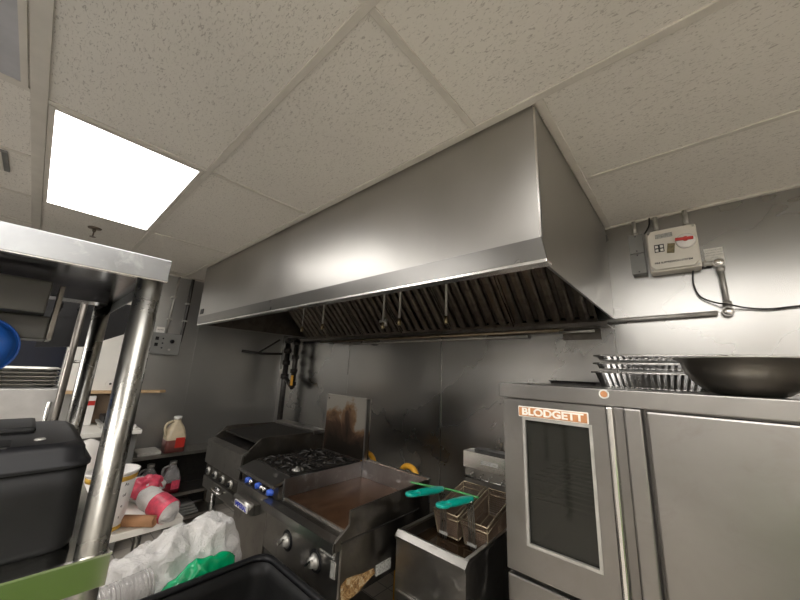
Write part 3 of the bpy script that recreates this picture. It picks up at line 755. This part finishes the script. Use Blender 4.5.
# burners and grates
obj('drip_tray', G().box((rx0 + .01, ry0 + .09, -.614), (rxm - .012, ry1 - .03, -.608)), 'iron', Rg)
for y in (1.20, 1.45):
    for x in (-2.075, -1.86):
        gt = G(); s_ = .100
        z = -.590
        gt.box((x - s_, y - s_ - .015, z - .01), (x + s_, y - s_, z)).box((x - s_, y + s_, z - .01), (x + s_, y + s_ + .015, z)).box((x - s_, y - s_, z - .01), (x - s_ + .012, y + s_, z)).box((x + s_ - .012, y - s_, z - .01), (x + s_, y + s_, z))
        for a in range(8):
            d = V((math.cos(a * PI / 4 + .39), math.sin(a * PI / 4 + .39), 0)); p = V((x, y, z + .006))
            gt.tube([p + d * .03, p + d * .07 + V((0, 0, .004)), p + d * .1 + V((0, 0, -.006))], .0065, 6)
        gr = obj('burner_grate', gt, 'iron', Rg)
        obj('burner_head', G().lathe([(0, .016), (.022, .014), (.034, .006), (.038, -.004), (0, -.004)], (x, y, -.608), seg=20), M['galv'] if (x > -2 and y < 1.3) else 'iron', Rg)
# divider and griddle
obj('griddle_side', G().prism([(rxm, 1.045, -.70), (rxm, ry1, -.70), (rxm, ry1, -.603), (rxm, 1.045, -.60)], (.012, 0, 0)), 'shelf', Rg)
obj('griddle_plate', G().box((rxm + .013, 1.06, -.705), (rx1 - .014, ry1 - .013, -.692)), 'griddle', Rg)
obj('griddle_front_edge', G().box((rxm + .013, 1.050, -.705), (rx1 - .014, 1.060, -.688)), 'edge', Rg)
obj('griddle_side', G().prism([(rx1, .97, -.735), (rx1, ry1, -.70), (rx1, ry1, -.583), (rx1, 1.045, -.598), (rx1, 1.043, -.655), (rx1, .97, -.700)], (-.012, 0, 0)), 'appl_d', Rg)
obj('griddle_back', G().box((rxm + .013, ry1 - .012, -.70), (rx1 + .001, ry1, -.585)), 'shelf', Rg)
obj('griddle_back_cap', G().box((rxm + .01, ry1 - .014, -.586), (rx1 + .001, ry1 + .010, -.580)), 'edge', Rg)
obj('grease_trough', G().box((-1.80, .962, -.7335), (rx1 - .013, 1.049, -.70)), 'appl', Rg)
obj('trough_edge', G().box((-1.80, .957, -.738), (rx1 + .001, .9615, -.699)), M['oven'], Rg)
sh = obj('front_rail', G().cyl((-2.12, .965, -.775), (-1.88, .965, -.775), .026, 16).box((-2.13, .965, -.80), (-1.87, .995, -.75)), 'appl', Rg)
obj('name_plate', G().box((-2.06, .934, -.79), (-1.90, .940, -.757), .001), 'white', sh)
text('IMPERIAL', 'lettering', .034, (-1.98, .9335, -.774), (1, 0, 0), (0, 0, 1), 'blue_ink', sh, .0008, .0008, w=.145)
for x in (-1.575, -1.335):
    k_ = obj('griddle_knob', G().lathe([(0, .004), (.040, .004), (.046, 0), (0, 0)], (x, ry0 - .003, -.828), (0, -1, 0), 24), 'black', Rg)
    obj('knob_dial', G().lathe([(0, .03), (.018, .03), (.024, .012), (.032, .004), (0, .004)], (x, ry0 - .003, -.828), (0, -1, 0), 24), 'galv', k_)
    obj('knob_pointer', G().box((x - .005, ry0 - .045, -.85), (x + .005, ry0 - .03, -.80), .002, Matrix.Rotation(.9, 3, 'Y')), 'edge', k_)
obj('rating_plate', G().box((-1.305, ry0 - .006, -.775), (-1.205, ry0 - .002, -.742), .001), 'sticker_d', Rg)
obj('serial_plate', G().box((-1.225, ry0 - .006, -.845), (-1.195, ry0 - .002, -.785), .001), 'galv', Rg)
obj('grease_crust', G().prism([(rx1 - .002, 1.02, -.93), (rx1 - .002, 1.015, -.868), (rx1 - .002, 1.045, -.85), (rx1 - .002, 1.10, -.858), (rx1 - .002, 1.14, -.866), (rx1 - .002, 1.20, -.868), (rx1 - .002, 1.21, -.89), (rx1 - .002, 1.15, -.91), (rx1 - .002, 1.09, -.93)], (.004, 0, 0)), 'crust', Rg, 'crusty yellow brown grease patch')
obj('insulation_piece', G().box((rx1 - .001, 1.215, -.905), (rx1 + .006, 1.31, -.862), .001), 'sticker_d', Rg)
obj('side_seam', G().box((rx1 - .001, 1.0, -.712), (rx1 + .003, ry1 - .1, -.706)), 'pipe', Rg)
# backguard behind the burners
bg = obj('backguard', G().box((rx0 - .005, ry1 + .002, -.60), (-1.70, ry1 + .012, -.195), .002), 'scorch', Rg)
obj('backguard_flange', G().box((-1.712, ry1 - .03, -.60), (-1.70, ry1 + .001, -.195), .002), 'oven', bg)
for x in (-2.17, -1.73): obj('screw', G().cyl((x, ry1 + .003, -.225), (x, ry1 - .001, -.225), .006, 8), 'ink', bg)
# stand
for x in (rx0 + .05, rx1 - .05):
    for y in (ry0 + .06, ry1 - .06): obj('leg', G().cyl((x, y, -1.6), (x, y, -.93), .021, 14), 'goldpipe' if x > -1.5 and y < 1.3 else 'post', Rg)
obj('undershelf', G().box((rx0 + .02, ry0 + .03, -1.33), (rx1 - .02, ry1 - .03, -1.30)), 'appl_d', Rg)
BASE_BG = BASE[bg]

# ================================================================== CHARBROILER
cx0, cx1, cy0, cy1 = -2.87, -2.26, 1.045, 1.66
Cb = thing('charbroiler', 'dark greasy charbroiler on a tubular stand at the far left of the line', 'charbroiler', (-2.56, 1.35, -1.6))
obj('body', G().box((cx0, cy0, -.74), (cx1, cy1, -.585)), 'appl_d', Cb)
obj('front_shield', G().box((cx0 - .002, cy0 - .016, -.735), (cx1 + .002, cy0 - .001, -.575), .003), 'appl', Cb)
obj('top_rail', G().hexa([(cx0, cy0 - .018, -.575), (cx1, cy0 - .018, -.575), (cx1, cy0 + .03, -.56), (cx0, cy0 + .03, -.56)], (0, 0, -.012)), 'appl', Cb)
obj('knob_panel', G().box((cx0, cy0 + .0, -.82), (cx1, cy1, -.741)), 'appl_d', Cb)
for i in range(4):
    x = cx0 + .08 + i * .135
    k_ = obj('burner_knob', G().lathe([(.014, .0), (.025, .0), (.027, .008), (.022, .018), (.014, .018)], (x, cy0 - .001, -.782), (0, -1, 0), 20, True), 'galv', Cb)
    obj('knob_core', G().cyl((x, cy0 - .001, -.782), (x, cy0 - .03, -.782), .013, 14), 'black', k_)
obj('drip_tray', G().box((cx0 + .01, cy0 - .012, -.90), (cx1 - .01, cy1 - .05, -.825), .003), 'appl', Cb)
obj('tray_handle', G().tube([(-2.62, cy0 - .012, -.858), (-2.62, cy0 - .04, -.858), (-2.48, cy0 - .04, -.858), (-2.48, cy0 - .012, -.858)], .006, 8), 'edge', Cb)
obj('foil_scrap', G().blob((-2.53, cy0 - .03, -.845), [((0, 0, 0), (.035, .012, .02))], .004, 40, 3), 'alu', Cb)
sp = lambda x: G().prism([(x, cy0 + .01, -.585), (x, cy0 + .03, -.555), (x, 1.15, -.488), (x, 1.22, -.482), (x, cy1, -.492), (x, cy1, -.585)], (.01, 0, 0))
obj('splash_side', sp(cx1 - .010), 'appl_d', Cb)
obj('splash_side', sp(cx0), 'appl_d', Cb)
g = G()
for i in range(22):
    x = cx0 + .025 + i * (cx1 - cx0 - .05) / 21
    g.hexa([(x - .005, cy0 + .05, -.575), (x + .005, cy0 + .05, -.575), (x + .005, 1.56, -.535), (x - .005, 1.56, -.535)], (0, 0, -.014))
obj('grate', g, 'iron', Cb)
obj('heavy_pan_lid', G().hexa([(cx0 + .02, 1.14, -.515), (cx1 - .03, 1.14, -.515), (cx1 - .03, 1.55, -.492), (cx0 + .02, 1.55, -.492)], (0, 0, -.012)), 'iron', Cb)
obj('flue_cap', G().box((cx0 - .003, 1.565, -.505), (cx1 + .003, cy1 + .01, -.475), .003).box((cx0, cy1 - .012, -.58), (cx1, cy1 + .008, -.505)), 'appl', Cb)
for x in (cx0 + .09, cx1 - .05):
    for y in (cy0 + .05, cy1 - .06): obj('leg', G().cyl((x, y, -1.6), (x, y, -.901 if y < 1.3 else -.83), .018, 14), 'post', Cb)
obj('undershelf', G().box((cx0 + .03, cy0 + .02, -1.36), (cx1 - .02, cy1 - .03, -1.34)), 'galv', Cb)

# gas hoses behind the range
obj('gas_hose', G().tube([(-2.06, 1.90, -1.599), (-2.06, 1.90, -1.1), (-2.05, 1.90, -.75), (-1.98, 1.88, -.635), (-1.88, 1.86, -.66), (-1.83, 1.84, -.80), (-1.85, 1.75, -.86), (-1.86, 1.648, -.87)], .019, 12, 8), 'yellow', None, 'yellow gas hose rising beside the scorched backguard', 'gas hose', 'yellow gas hoses')
obj('gas_hose', G().tube([(-1.66, 1.92, -1.599), (-1.66, 1.92, -1.1), (-1.66, 1.90, -.78), (-1.59, 1.88, -.65), (-1.48, 1.86, -.65), (-1.42, 1.82, -.76), (-1.44, 1.73, -.84), (-1.46, 1.648, -.86)], .019, 12, 8), 'yellow', None, 'yellow gas hose arching above the griddle back edge, nearer the fryer', 'gas hose', 'yellow gas hoses')

# ================================================================== BLACK BIN
bx, by, bhx, bhy = -1.29, .585, .31, .325
R_ = lambda inset, z, r=.07: rrect(bx, by, bhx - inset, bhy - inset, r, z, 6)
bin_ = thing('trash_bin', 'big black rectangular plastic bin in the centre foreground', 'bin', (bx, by, -1.6))
obj('bin_shell', G().rings([R_(.06, -1.6), R_(.012, -.90), R_(.010, -.87), R_(.022, -.87), R_(.03, -.92), R_(.072, -1.59)]), 'black_r', bin_)
obj('bin_rim', G().rings([R_(.006, -.895), R_(-.004, -.893), R_(-.006, -.856), R_(.000, -.850), R_(.016, -.850), R_(.021, -.856), R_(.021, -.868), R_(.006, -.868)], False, False), 'black', bin_)
obj('scuff', G().lathe([(0, .001), (.012, .0008), (.010, 0), (0, 0)], (-1.425, .865, -1.0), (0, -1, .1), 10), 'galv', bin_)

# ================================================================== SHELVING UNIT (near left)
sx0, sx1, se = -1.38, -.70, .139
U = thing('double_overshelf', 'two tier stainless overshelf with tubular posts at the left edge', 'shelf', (-1.1, -.4, -.9))
obj('shelf_top', G().box((sx0, -1.6, .174), (sx1 - .002, se - .002, .181)), 'shelf', U)
obj('shelf_edge', G().box((sx1 - .003, -1.6, .142), (sx1, se, .182), .0015).box((sx0, se - .003, .142), (sx1 - .003, se, .182), .001), 'shelf', U)
obj('shelf_bottom_lip', G().box((sx1 - .014, -1.6, .1405), (sx1 - .0005, se - .001, .1425)), 'edge', U)
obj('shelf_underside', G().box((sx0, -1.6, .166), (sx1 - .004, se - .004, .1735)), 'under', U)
obj('lower_shelf_top', G().box((sx0, -1.6, -.297), (sx1 - .002, se - .002, -.291)), 'lowshelf', U)
obj('lower_shelf_edge', G().box((sx1 - .003, -1.6, -.334), (sx1, se, -.291), .001).box((sx0, se - .003, -.334), (sx1 - .003, se, -.291), .001), 'lowshelf', U)
obj('lower_shelf_lip', G().box((sx1 - .006, -1.6, -.2925), (sx1 + .0005, se + .0005, -.2895)), 'edge', U)
for (x, y) in ((-.724, .1175), (sx0 + .03, .1165), (-.724, -1.4), (sx0 + .03, -1.4)):
    po = obj('post', G().cyl((x, y, -.92), (x, y, .166), .0195, 24), 'post', U)
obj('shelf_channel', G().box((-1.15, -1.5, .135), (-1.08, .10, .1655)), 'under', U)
# under-shelf fixture
t = thing('heat_lamp_strip', 'grey metal strip fixture hung below the top shelf', 'fixture', (-.98, -.3, .02))
obj('fixture_body', G().box((-1.06, -1.0, .075), (-.86, .0, .134), .003), 'fixture', t)
obj('fixture_tray', G().box((-1.05, -1.0, .03), (-.92, .01, .0745), .003), 'fixture', t)
obj('end_bracket', G().box((-1.05, .0105, .03), (-.9, .018, .135), .001), 'appl_d', t)
for x in (-1.02, -.93): obj('bracket_screw', G().cyl((x, .018, .10), (x, .022, .10), .005, 8), 'ink', t)

# black appliance on the lower shelf
A = thing('rice_cooker_case', 'bulky black lidded plastic food carrier on the lower shelf at left', 'food carrier', (-.92, -.3, -.29))
c_, d_ = -.915, -.26
def bl(hx_, hy_, z, r, cx=c_, cy=d_): return rrect(cx, cy, hx_, hy_, r, z, 6)
obj('case_body', G().rings([bl(.156, .357, -.2905, .03), bl(.158, .359, -.28, .03), bl(.158, .357, -.205, .03), bl(.158, .357, -.172, .03)]), 'black_r', A)
obj('case_lid', G().rings([bl(.161, .360, -.172, .03), bl(.161, .360, -.166, .03), bl(.152, .352, -.163, .03), bl(.150, .350, -.146, .03), bl(.138, .336, -.136, .03)]), 'black', A)
obj('lid_handle', G().box((-.84, -.50, -.150), (-.775, .005, -.134), .005), 'black_r', A)
obj('lid_recess_rim', G().box((-1.04, -.5, -.138), (-.90, .03, -.126), .006), 'black_r', A)
obj('lid_rivet', G().lathe([(0, .004), (.006, .003), (.008, 0), (0, 0)], (-.825, .035, -.137), seg=14), 'galv', A)

# ================================================================== far left things behind the shelf
t = thing('steel_cabinet', 'pale grey metal cabinet seen beneath the shelf at far left', 'cabinet', (-2.5, -.4, -1.6))
obj('cabinet_body', G().box((-2.75, -1.2, -1.55), (-2.22, .115, -.142), .004), 'gray_paint', t)
obj('cabinet_front', G().box((-2.219, -1.19, -1.5), (-2.20, .11, -.146), .004), plain('pale enamel', (.50, .49, .48), .35), t)
obj('cabinet_handle', G().cyl((-2.185, .09, -.5), (-2.185, .09, -.2), .008, 10).cyl((-2.2, .09, -.22), (-2.185, .09, -.22), .006, 8).cyl((-2.2, .09, -.48), (-2.185, .09, -.48), .006, 8), 'edge', t)
obj('cabinet_foot', G().box((-2.7, -1.15, -1.6), (-2.25, .1, -1.55)), 'black', t)
pos = ['lowest', 'second', 'third', 'fourth', 'topmost']
for i in range(5):
    z = -.140 + i * .017
    g = G().rings([rrect(-2.42, -.22, .17, .30, .02, z, 4), rrect(-2.42, -.22, .185, .315, .02, z + .012, 4), rrect(-2.42, -.22, .195, .325, .02, z + .0125, 4), rrect(-2.42, -.22, .195, .325, .02, z + .0145, 4), rrect(-2.42, -.22, .18, .31, .02, z + .014, 4), rrect(-2.42, -.22, .165, .295, .02, z + .002, 4)], smooth=False)
    lbs = ['lowest sheet pan of the stack on the pale cabinet', 'sheet pan second from the bottom on the pale cabinet', 'middle sheet pan of the stack on the pale cabinet', 'sheet pan just under the topmost on the pale cabinet', 'topmost sheet pan of the stack on the pale cabinet']
    obj('sheet_pan', g, 'galv', None, lbs[i], 'sheet pan', 'sheet pans on the pale cabinet')
t = thing('plastic_scoop', 'round blue plastic scoop hanging under the shelf fixture at the left edge', 'scoop', (-.885, -.066, .0))
ax = V((.97, .2, .1)).normalized()
obj('scoop_shell', G().lathe([(0, -.022), (.028, -.018), (.042, -.004), (.047, .008), (.050, .009), (.050, .011), (.045, .010), (.039, -.002), (.026, -.014), (0, -.018)], (-.885, -.066, .012), -ax, 36), 'blue', t)
obj('scoop_rim', G().lathe([(.049, .008), (.0515, .008), (.0515, .0115), (.049, .0115)], (-.885, -.066, .012), -ax, 36, True), 'blue', t)
obj('scoop_hook', G().tube([(-.885, -.066, .060), (-.885, -.066, .074)], .002, 6), 'galv', t)
# tilted black screen hung from the ceiling
t = thing('mounted_monitor', 'black flat screen mounted at a tilt behind the shelf posts', 'monitor', (-2.32, .12, .2))
q = [V((-2.32, .0, .04)), V((-2.32, .165, .055)), V((-2.32, .312, .135)), V((-2.32, .33, .235)), V((-2.32, .335, .30)), V((-2.32, .0, .30))]
obj('screen_case', G().prism(q, (-.05, 0, 0)), 'black', t)
obj('bezel_ridge', G().prism([V((-2.318, .01, .17)), V((-2.318, .32, .27)), V((-2.318, .32, .278)), V((-2.318, .01, .178))], (-.003, 0, 0)), 'black_r', t)
obj('mount_arm', G().cyl((-2.318, .117, .24), (-2.134, .117, .24), .012, 12), 'black', t)
# third post, part of another rack
t = thing('rack_upright', 'thin steel rack post behind the rear shelf post at left', 'rack', (-2.12, .118, -1.6))
obj('upright_tube', G().cyl((-2.12, .117, -1.6), (-2.12, .117, .29), .013, 16), 'appl_d', t)
obj('cross_bar', G().cyl((-2.12, .117, -.02), (-2.12, .19, -.02), .006, 8), 'post', t)
obj('foot', G().cyl((-2.12, .117, -1.6), (-2.12, .117, -1.58), .03, 14), 'black', t)

# left wall board, ledge and items
t = thing('wall_board', 'white wall board with round fasteners above the wooden ledge', 'wall board', (XL, .5, -.3))
obj('board_panel', G().box((XL + .001, .203, -.30), (XL + .02, .745, .60)), 'white_wall', t)
for (y, z) in ((.60, .12), (.56, -.24)):
    s_ = obj('fastener_plate', G().lathe([(0, .004), (.03, .003), (.036, 0), (0, 0)], (XL + .02, y, z), (1, 0, 0), 20), 'white', t)
    obj('fastener_screw', G().cyl((XL + .023, y, z), (XL + .030, y, z), .010, 10), 'ink', s_)
t = thing('light_switch', 'small white switch plate on the white wall board', 'switch', (XL, .66, -.15))
obj('switch_plate', G().box((XL + .0205, .63, -.175), (XL + .027, .70, -.065), .002), 'white', t)
obj('switch_toggle', G().box((XL + .027, .652, -.145), (XL + .033, .678, -.095), .002), 'cream', t)
obj('wood_ledge', G().prism([(XL + .021, .203, -.325), (XL + .021, 1.02, -.325), (XL + .07, 1.02, -.325), (XL + .11, .96, -.325), (XL + .11, .203, -.325)], (0, 0, .025)), 'wood', None, 'thin wooden ledge under the white wall board', 'ledge')
obj('wooden_board', G().box((XL + .001, .38, -.60), (XL + .03, .745, -.327)), 'brown', None, 'brown stained wood panel beneath the wooden ledge', 'wood panel')
t = thing('carton', 'white carton with a red stripe below the wooden ledge', 'carton', (-4.2, .42, -.6))
obj('carton_box', G().box((-4.27, .33, -.60), (-4.17, .47, -.345), .002), 'white', t)
obj('carton_stripe', G().box((-4.171, .332, -.425), (-4.168, .468, -.385)), 'red', t)
t = thing('white_counter', 'white topped counter against the left wall', 'counter', (-4.0, .4, -1.6))
obj('counter_top', G().box((XL + .002, -.0, -.64), (-3.75, .78, -.605), .004), 'white_wall', t)
obj('counter_base', G().box((XL + .01, .02, -1.6), (-3.80, .76, -.64)), 'gray_paint', t)
fb_ = [((-4.2, .52, -.604), (-3.84, .75, -.575), 'white', 'white flat tray lowest of the pile on the counter'), ((-4.2, .50, -.574), (-3.86, .73, -.552), 'galv', 'grey flat tray resting on the white tray'), ((-4.18, .52, -.551), (-3.9, .72, -.50), 'black', 'black flat lid topping the pile on the counter')]
for a, b_, mt, lb in fb_: obj('flat_tray', G().box(a, b_, .006), mt, None, lb, 'tray')

# wall shelves between counter and charbroiler
t = thing('wall_shelves', 'dark steel shelves fixed on the left wall beside the charbroiler', 'shelf', (-4.15, 1.15, -1.6))
for z in (-.90, -1.285, -1.52):
    obj('shelf_board', G().box((XL + .002, .79, z - .03), (-4.0, 1.62, z), .003), 'appl', t)
for y in (.80, 1.60): obj('shelf_upright', G().box((XL + .003, y - .01, -1.6), (XL + .03, y + .01, -.93)), 'appl_d', t)
obj('shelf_back', G().box((XL + .001, .79, -1.5), (XL + .006, 1.62, -.935)), 'iron', t)
def jug(c, label, s, body, name, capm='white', lab=None, neck=True, liquid=None, grp=None):
    c = V(c); t = thing(name, label, 'bottle', c, grp)
    w = .078 * s; h = .30 * s
    rr = []
    for (k_, z, r) in ((.9, 0, .3), (1, .03, .3), (1, .45, .35), (.86, .62, .5), (.72, .72, .6), (.42, .86, 1), (.36, .93, 1)):
        rr.append(rrect(c.x, c.y, w * k_, w * k_, w * k_ * min(r, .98), c.z + h * z, 4))
    obj('bottle_body', G().rings(rr), body, t)
    obj('bottle_cap', G().cyl(c + V((0, 0, h * .93)), c + V((0, 0, h * 1.02)), w * .42, 18), capm, t)
    obj('bottle_handle', G().tube([c + V((w * .2, -w * .5, h * .88)), c + V((w * .3, -w * 1.15, h * .8)), c + V((w * .3, -w * 1.1, h * .55)), c + V((w * .2, -w * .8, h * .45))], w * .15, 8, 4), body, t)
    if liquid: obj('bottle_contents', G().rings([rrect(c.x, c.y, w * 1.01, w * 1.01, w * .3, c.z + h * .01, 4), rrect(c.x, c.y, w * 1.01, w * 1.01, w * .3, c.z + h * .36, 4)]), liquid, t)
    if lab: obj('bottle_label', G().box((c.x + w * 1.0, c.y - w * .1, c.z + h * .14), (c.x + w * 1.03, c.y + w * .85, c.z + h * .42)), lab, t)
    return t
jug((-4.1, 1.14, -.899), 'yellowish plastic jug with a white cap on the upper wall shelf', 1.12, 'jug', 'plastic_jug', lab='red', liquid=plain('sauce', (.18, .06, .05), .3))
jug((-4.09, .98, -1.284), 'dark syrup bottle with an orange label on the second wall shelf', .95, 'clear', 'syrup_bottle', 'galv', lab='gold', liquid='syrup', grp='bottles on the second wall shelf')
jug((-4.09, 1.17, -1.284), 'red syrup bottle with a pink label on the second wall shelf', .95, 'clear', 'syrup_bottle', 'galv', lab='redpk', liquid='syrup_red', grp='bottles on the second wall shelf')
tr = [((-4.28, .84, -.899), (-4.03, 1.03, -.872), 'sticker', 'pale flat box left of the jug on the upper wall shelf')]
for a, b_, mt, lb in tr: obj('flat_box', G().box(a, b_, .004), mt, None, lb, 'box')
for i in range(4):
    z = -1.519 + i * .028
    obj('folded_tray', G().box((-4.26, 1.16 + i * .03, z), (-4.03, 1.46 - i * .02, z + .022), .005), 'gray_paint', None, ['lowest dark tray on the bottom wall shelf', 'second dark tray from below on the bottom wall shelf', 'third dark tray from below on the bottom wall shelf', 'topmost dark tray on the bottom wall shelf'][i], 'tray', 'dark trays on the bottom wall shelf')

# ================================================================== WORK TABLE WITH CUPS
t = thing('work_table', 'low white work table behind the shelf post holding cups', 'table', (-2.25, .3, -1.6))
obj('table_top', G().box((-2.55, .17, -.785), (-1.985, .655, -.755), .004), 'white_wall', t)
for x in (-2.5, -2.03):
    for y in (.22, .6): obj('leg', G().cyl((x, y, -1.6), (x, y, -.785), .02, 12), 'post', t)
ZW = -.754
bk = thing('paper_bucket', 'tall white printed paper bucket with yellow bands on the work table', 'paper bucket', (-2.07, .353, ZW))
bc = (-2.07, .353, ZW)
obj('bucket_wall', G().lathe([(0, .0), (.068, .0), (.07, .004), (.095, .245), (.092, .245), (.067, .008), (0, .006)], bc, seg=40), 'paperbucket', bk)
obj('bucket_rim', G().lathe([(.094, .241), (.099, .241), (.100, .251), (.093, .251)], bc, seg=40, closed=True), 'white', bk)
obj('upper_band', G().lathe([(.0918, .214), (.0940, .234), (.0954, .234), (.0932, .214)], bc, seg=40, closed=True), 'gold', bk)
obj('lower_band', G().lathe([(.0705, .006), (.0725, .024), (.0735, .024), (.0715, .006)], bc, seg=40, closed=True), 'gold', bk)
for i, s_ in enumerate(('As', 'of', 'e', 's')):
    a = V((.88, .47, 0)).normalized(); rr_ = .0775 + .02 * (.8 - i * .2)
    text(s_, 'lettering', .018, V(bc) + a * (rr_ + .0025) + V((0, 0, .20 - i * .045)), (-a.y, a.x, 0), (0, 0, 1), 'ink', bk, .0005)
# wrapped packs
def cup_pack(c, ax, ln, r, label, band=True):
    c = V(c); ax = V(ax).normalized()
    t = thing('cup_sleeve', label, 'cup pack', c)
    prof = [(0, 0)] + [(r * (1 + .05 * math.sin(i * 2.4)) * (.7 + .3 * min(1, i / 2)), ln * i / 14) for i in range(13)] + [(r * .5, ln), (0, ln * .96)]
    g = G().lathe(prof, c, ax, 28)
    for v in g.b.verts: v.co += (v.co - c).normalized() * .008 * noise.noise(v.co * 30)
    obj('plastic_wrap', g, 'film', t)
    if band: 
        g = G().lathe([(r * 1.03, ln * .42), (r * 1.07, ln * .45), (r * 1.07, ln * .83), (r * 1.03, ln * .86)], c, ax, 28)
        obj('printed_band', g, 'redpk', t, 'red printed band')
    return t
cup_pack((-2.13, .505, ZW + .098), (.80, .42, -.30), .215, .052, 'red and clear plastic sleeve of cups at the table corner')
g = G().blob((-2.33, .54, ZW + .07), [((0, 0, 0), (.08, .10, .06))], .012, 14, 4, 3)
rw = obj('snack_bag', g, 'film', None, 'crumpled white bag with red print behind the cup sleeve', 'bag')
obj('red_print', G().blob((-2.305, .54, ZW + .08), [((0, 0, 0), (.072, .085, .052))], .014, 16, 4, 5), 'redpk', rw, 'red printed patch')
tb = obj('cardboard_tube', G().lathe([(.016, 0), (.024, 0), (.024, .14), (.016, .14)], (-2.05, .425, ZW + .0255), V((.50, .50, 0)), 20, True), 'card', None, 'brown cardboard tube on the front edge of the work table', 'tube')
obj('plastic_sack', G().blob((-2.28, .27, ZW + .12), [((0, 0, 0), (.09, .10, .12)), ((0, .0, .12), (.06, .07, .12))], .012, 9, 4, 6, floor=ZW + .001), 'whitebag', None, 'white plastic sack standing left of the paper bucket', 'sack')

# garbage bags
gb = thing('garbage_bag', 'large translucent white plastic bag of cups beside the black bin', 'plastic bag', (-1.84, .58, -1.6))
obj('bag_film', G().blob((-1.82, .56, -1.08), [((0, 0, -.25), (.16, .26, .30)), ((.01, -.10, .09), (.13, .17, .21)), ((-.01, .16, .15), (.13, .15, .21)), ((.02, -.02, .07), (.13, .2, .24)), ((0, .24, .0), (.11, .12, .22)), ((-.02, .03, .12), (.12, .2, .22))], .017, 9, 6, 1, .75, floor=-1.599), 'film', gb)
st = G(); c0 = V((-1.665, .275, -.865)); axd = V((-.10, .95, .04)).normalized()
pr = [(0, 0)]
for i in range(16): pr += [(.052, i * .013), (.058, i * .013 + .003), (.058, i * .013 + .006), (.050, i * .013 + .009)]
pr += [(0, .21)]
st.lathe(pr, c0, axd, 28)
obj('container_stack', st, 'clear', gb)
obj('plastic_bag', G().blob((-1.655, .655, -.885), [((0, 0, 0), (.042, .11, .075)), ((0, -.08, -.03), (.04, .08, .06)), ((0, .06, .02), (.04, .07, .055))], .013, 11, 5, 4), 'greenbag', None, 'bright green plastic bag lying on the white bag by the bin', 'plastic bag')

# green bin added out of frame so the lower shelf edge mirrors green
cr = thing('green_reflector_bin', 'lime green plastic bin added out of frame beside the camera for its reflection', 'bin', (.42, .0, -1.6))
obj('bin_shell', G().rings([rrect(.42, 0, .15, .30, .03, -1.6), rrect(.42, 0, .18, .34, .03, -.62), rrect(.42, 0, .165, .325, .03, -.62), rrect(.42, 0, .14, .29, .03, -1.58)]), 'green', cr)
obj('bin_lid', G().rings([rrect(.42, 0, .19, .35, .03, -.619), rrect(.42, 0, .19, .35, .03, -.60), rrect(.42, 0, .16, .32, .03, -.585)]), 'green', cr)

# ================================================================== CAMERA
yaw, pit, rol = [math.radians(a) for a in (-42.133, 12.545, 2.542)]
ca, sa, cb, sb, cc, sc = math.cos(yaw), math.sin(yaw), math.cos(pit), math.sin(pit), math.cos(rol), math.sin(rol)
f = V((sa * cb, ca * cb, sb)); r = V((ca, -sa, 0)); u = r.cross(f)
r2 = cc * r + sc * u; u2 = -sc * r + cc * u
cd = bpy.data.cameras.new('camera'); cam = bpy.data.objects.new('camera', cd); C.objects.link(cam)
mw = Matrix((r2, u2, -f)).transposed().to_4x4(); mw.translation = V((0, 0, EYE)); cam.matrix_world = mw
cd.sensor_fit = 'HORIZONTAL'; cd.sensor_width = 36; cd.lens = 36 * 321.98 / 800; cd.clip_start = .02; cd.clip_end = 60
S = bpy.context.scene; S.camera = cam
w = bpy.data.worlds.new('world'); S.world = w; w.use_nodes = True
w.node_tree.nodes['Background'].inputs[0].default_value = (.9, .85, .8, 1); w.node_tree.nodes['Background'].inputs[1].default_value = .02
S.view_settings.view_transform = 'Standard'; S.view_settings.look = 'None'; S.view_settings.gamma = 1
S.view_settings.exposure = .90
S.view_settings.use_curve_mapping = False
try:
    S.cycles.max_bounces = 10; S.cycles.diffuse_bounces = 5; S.cycles.use_denoising = True
except Exception: pass
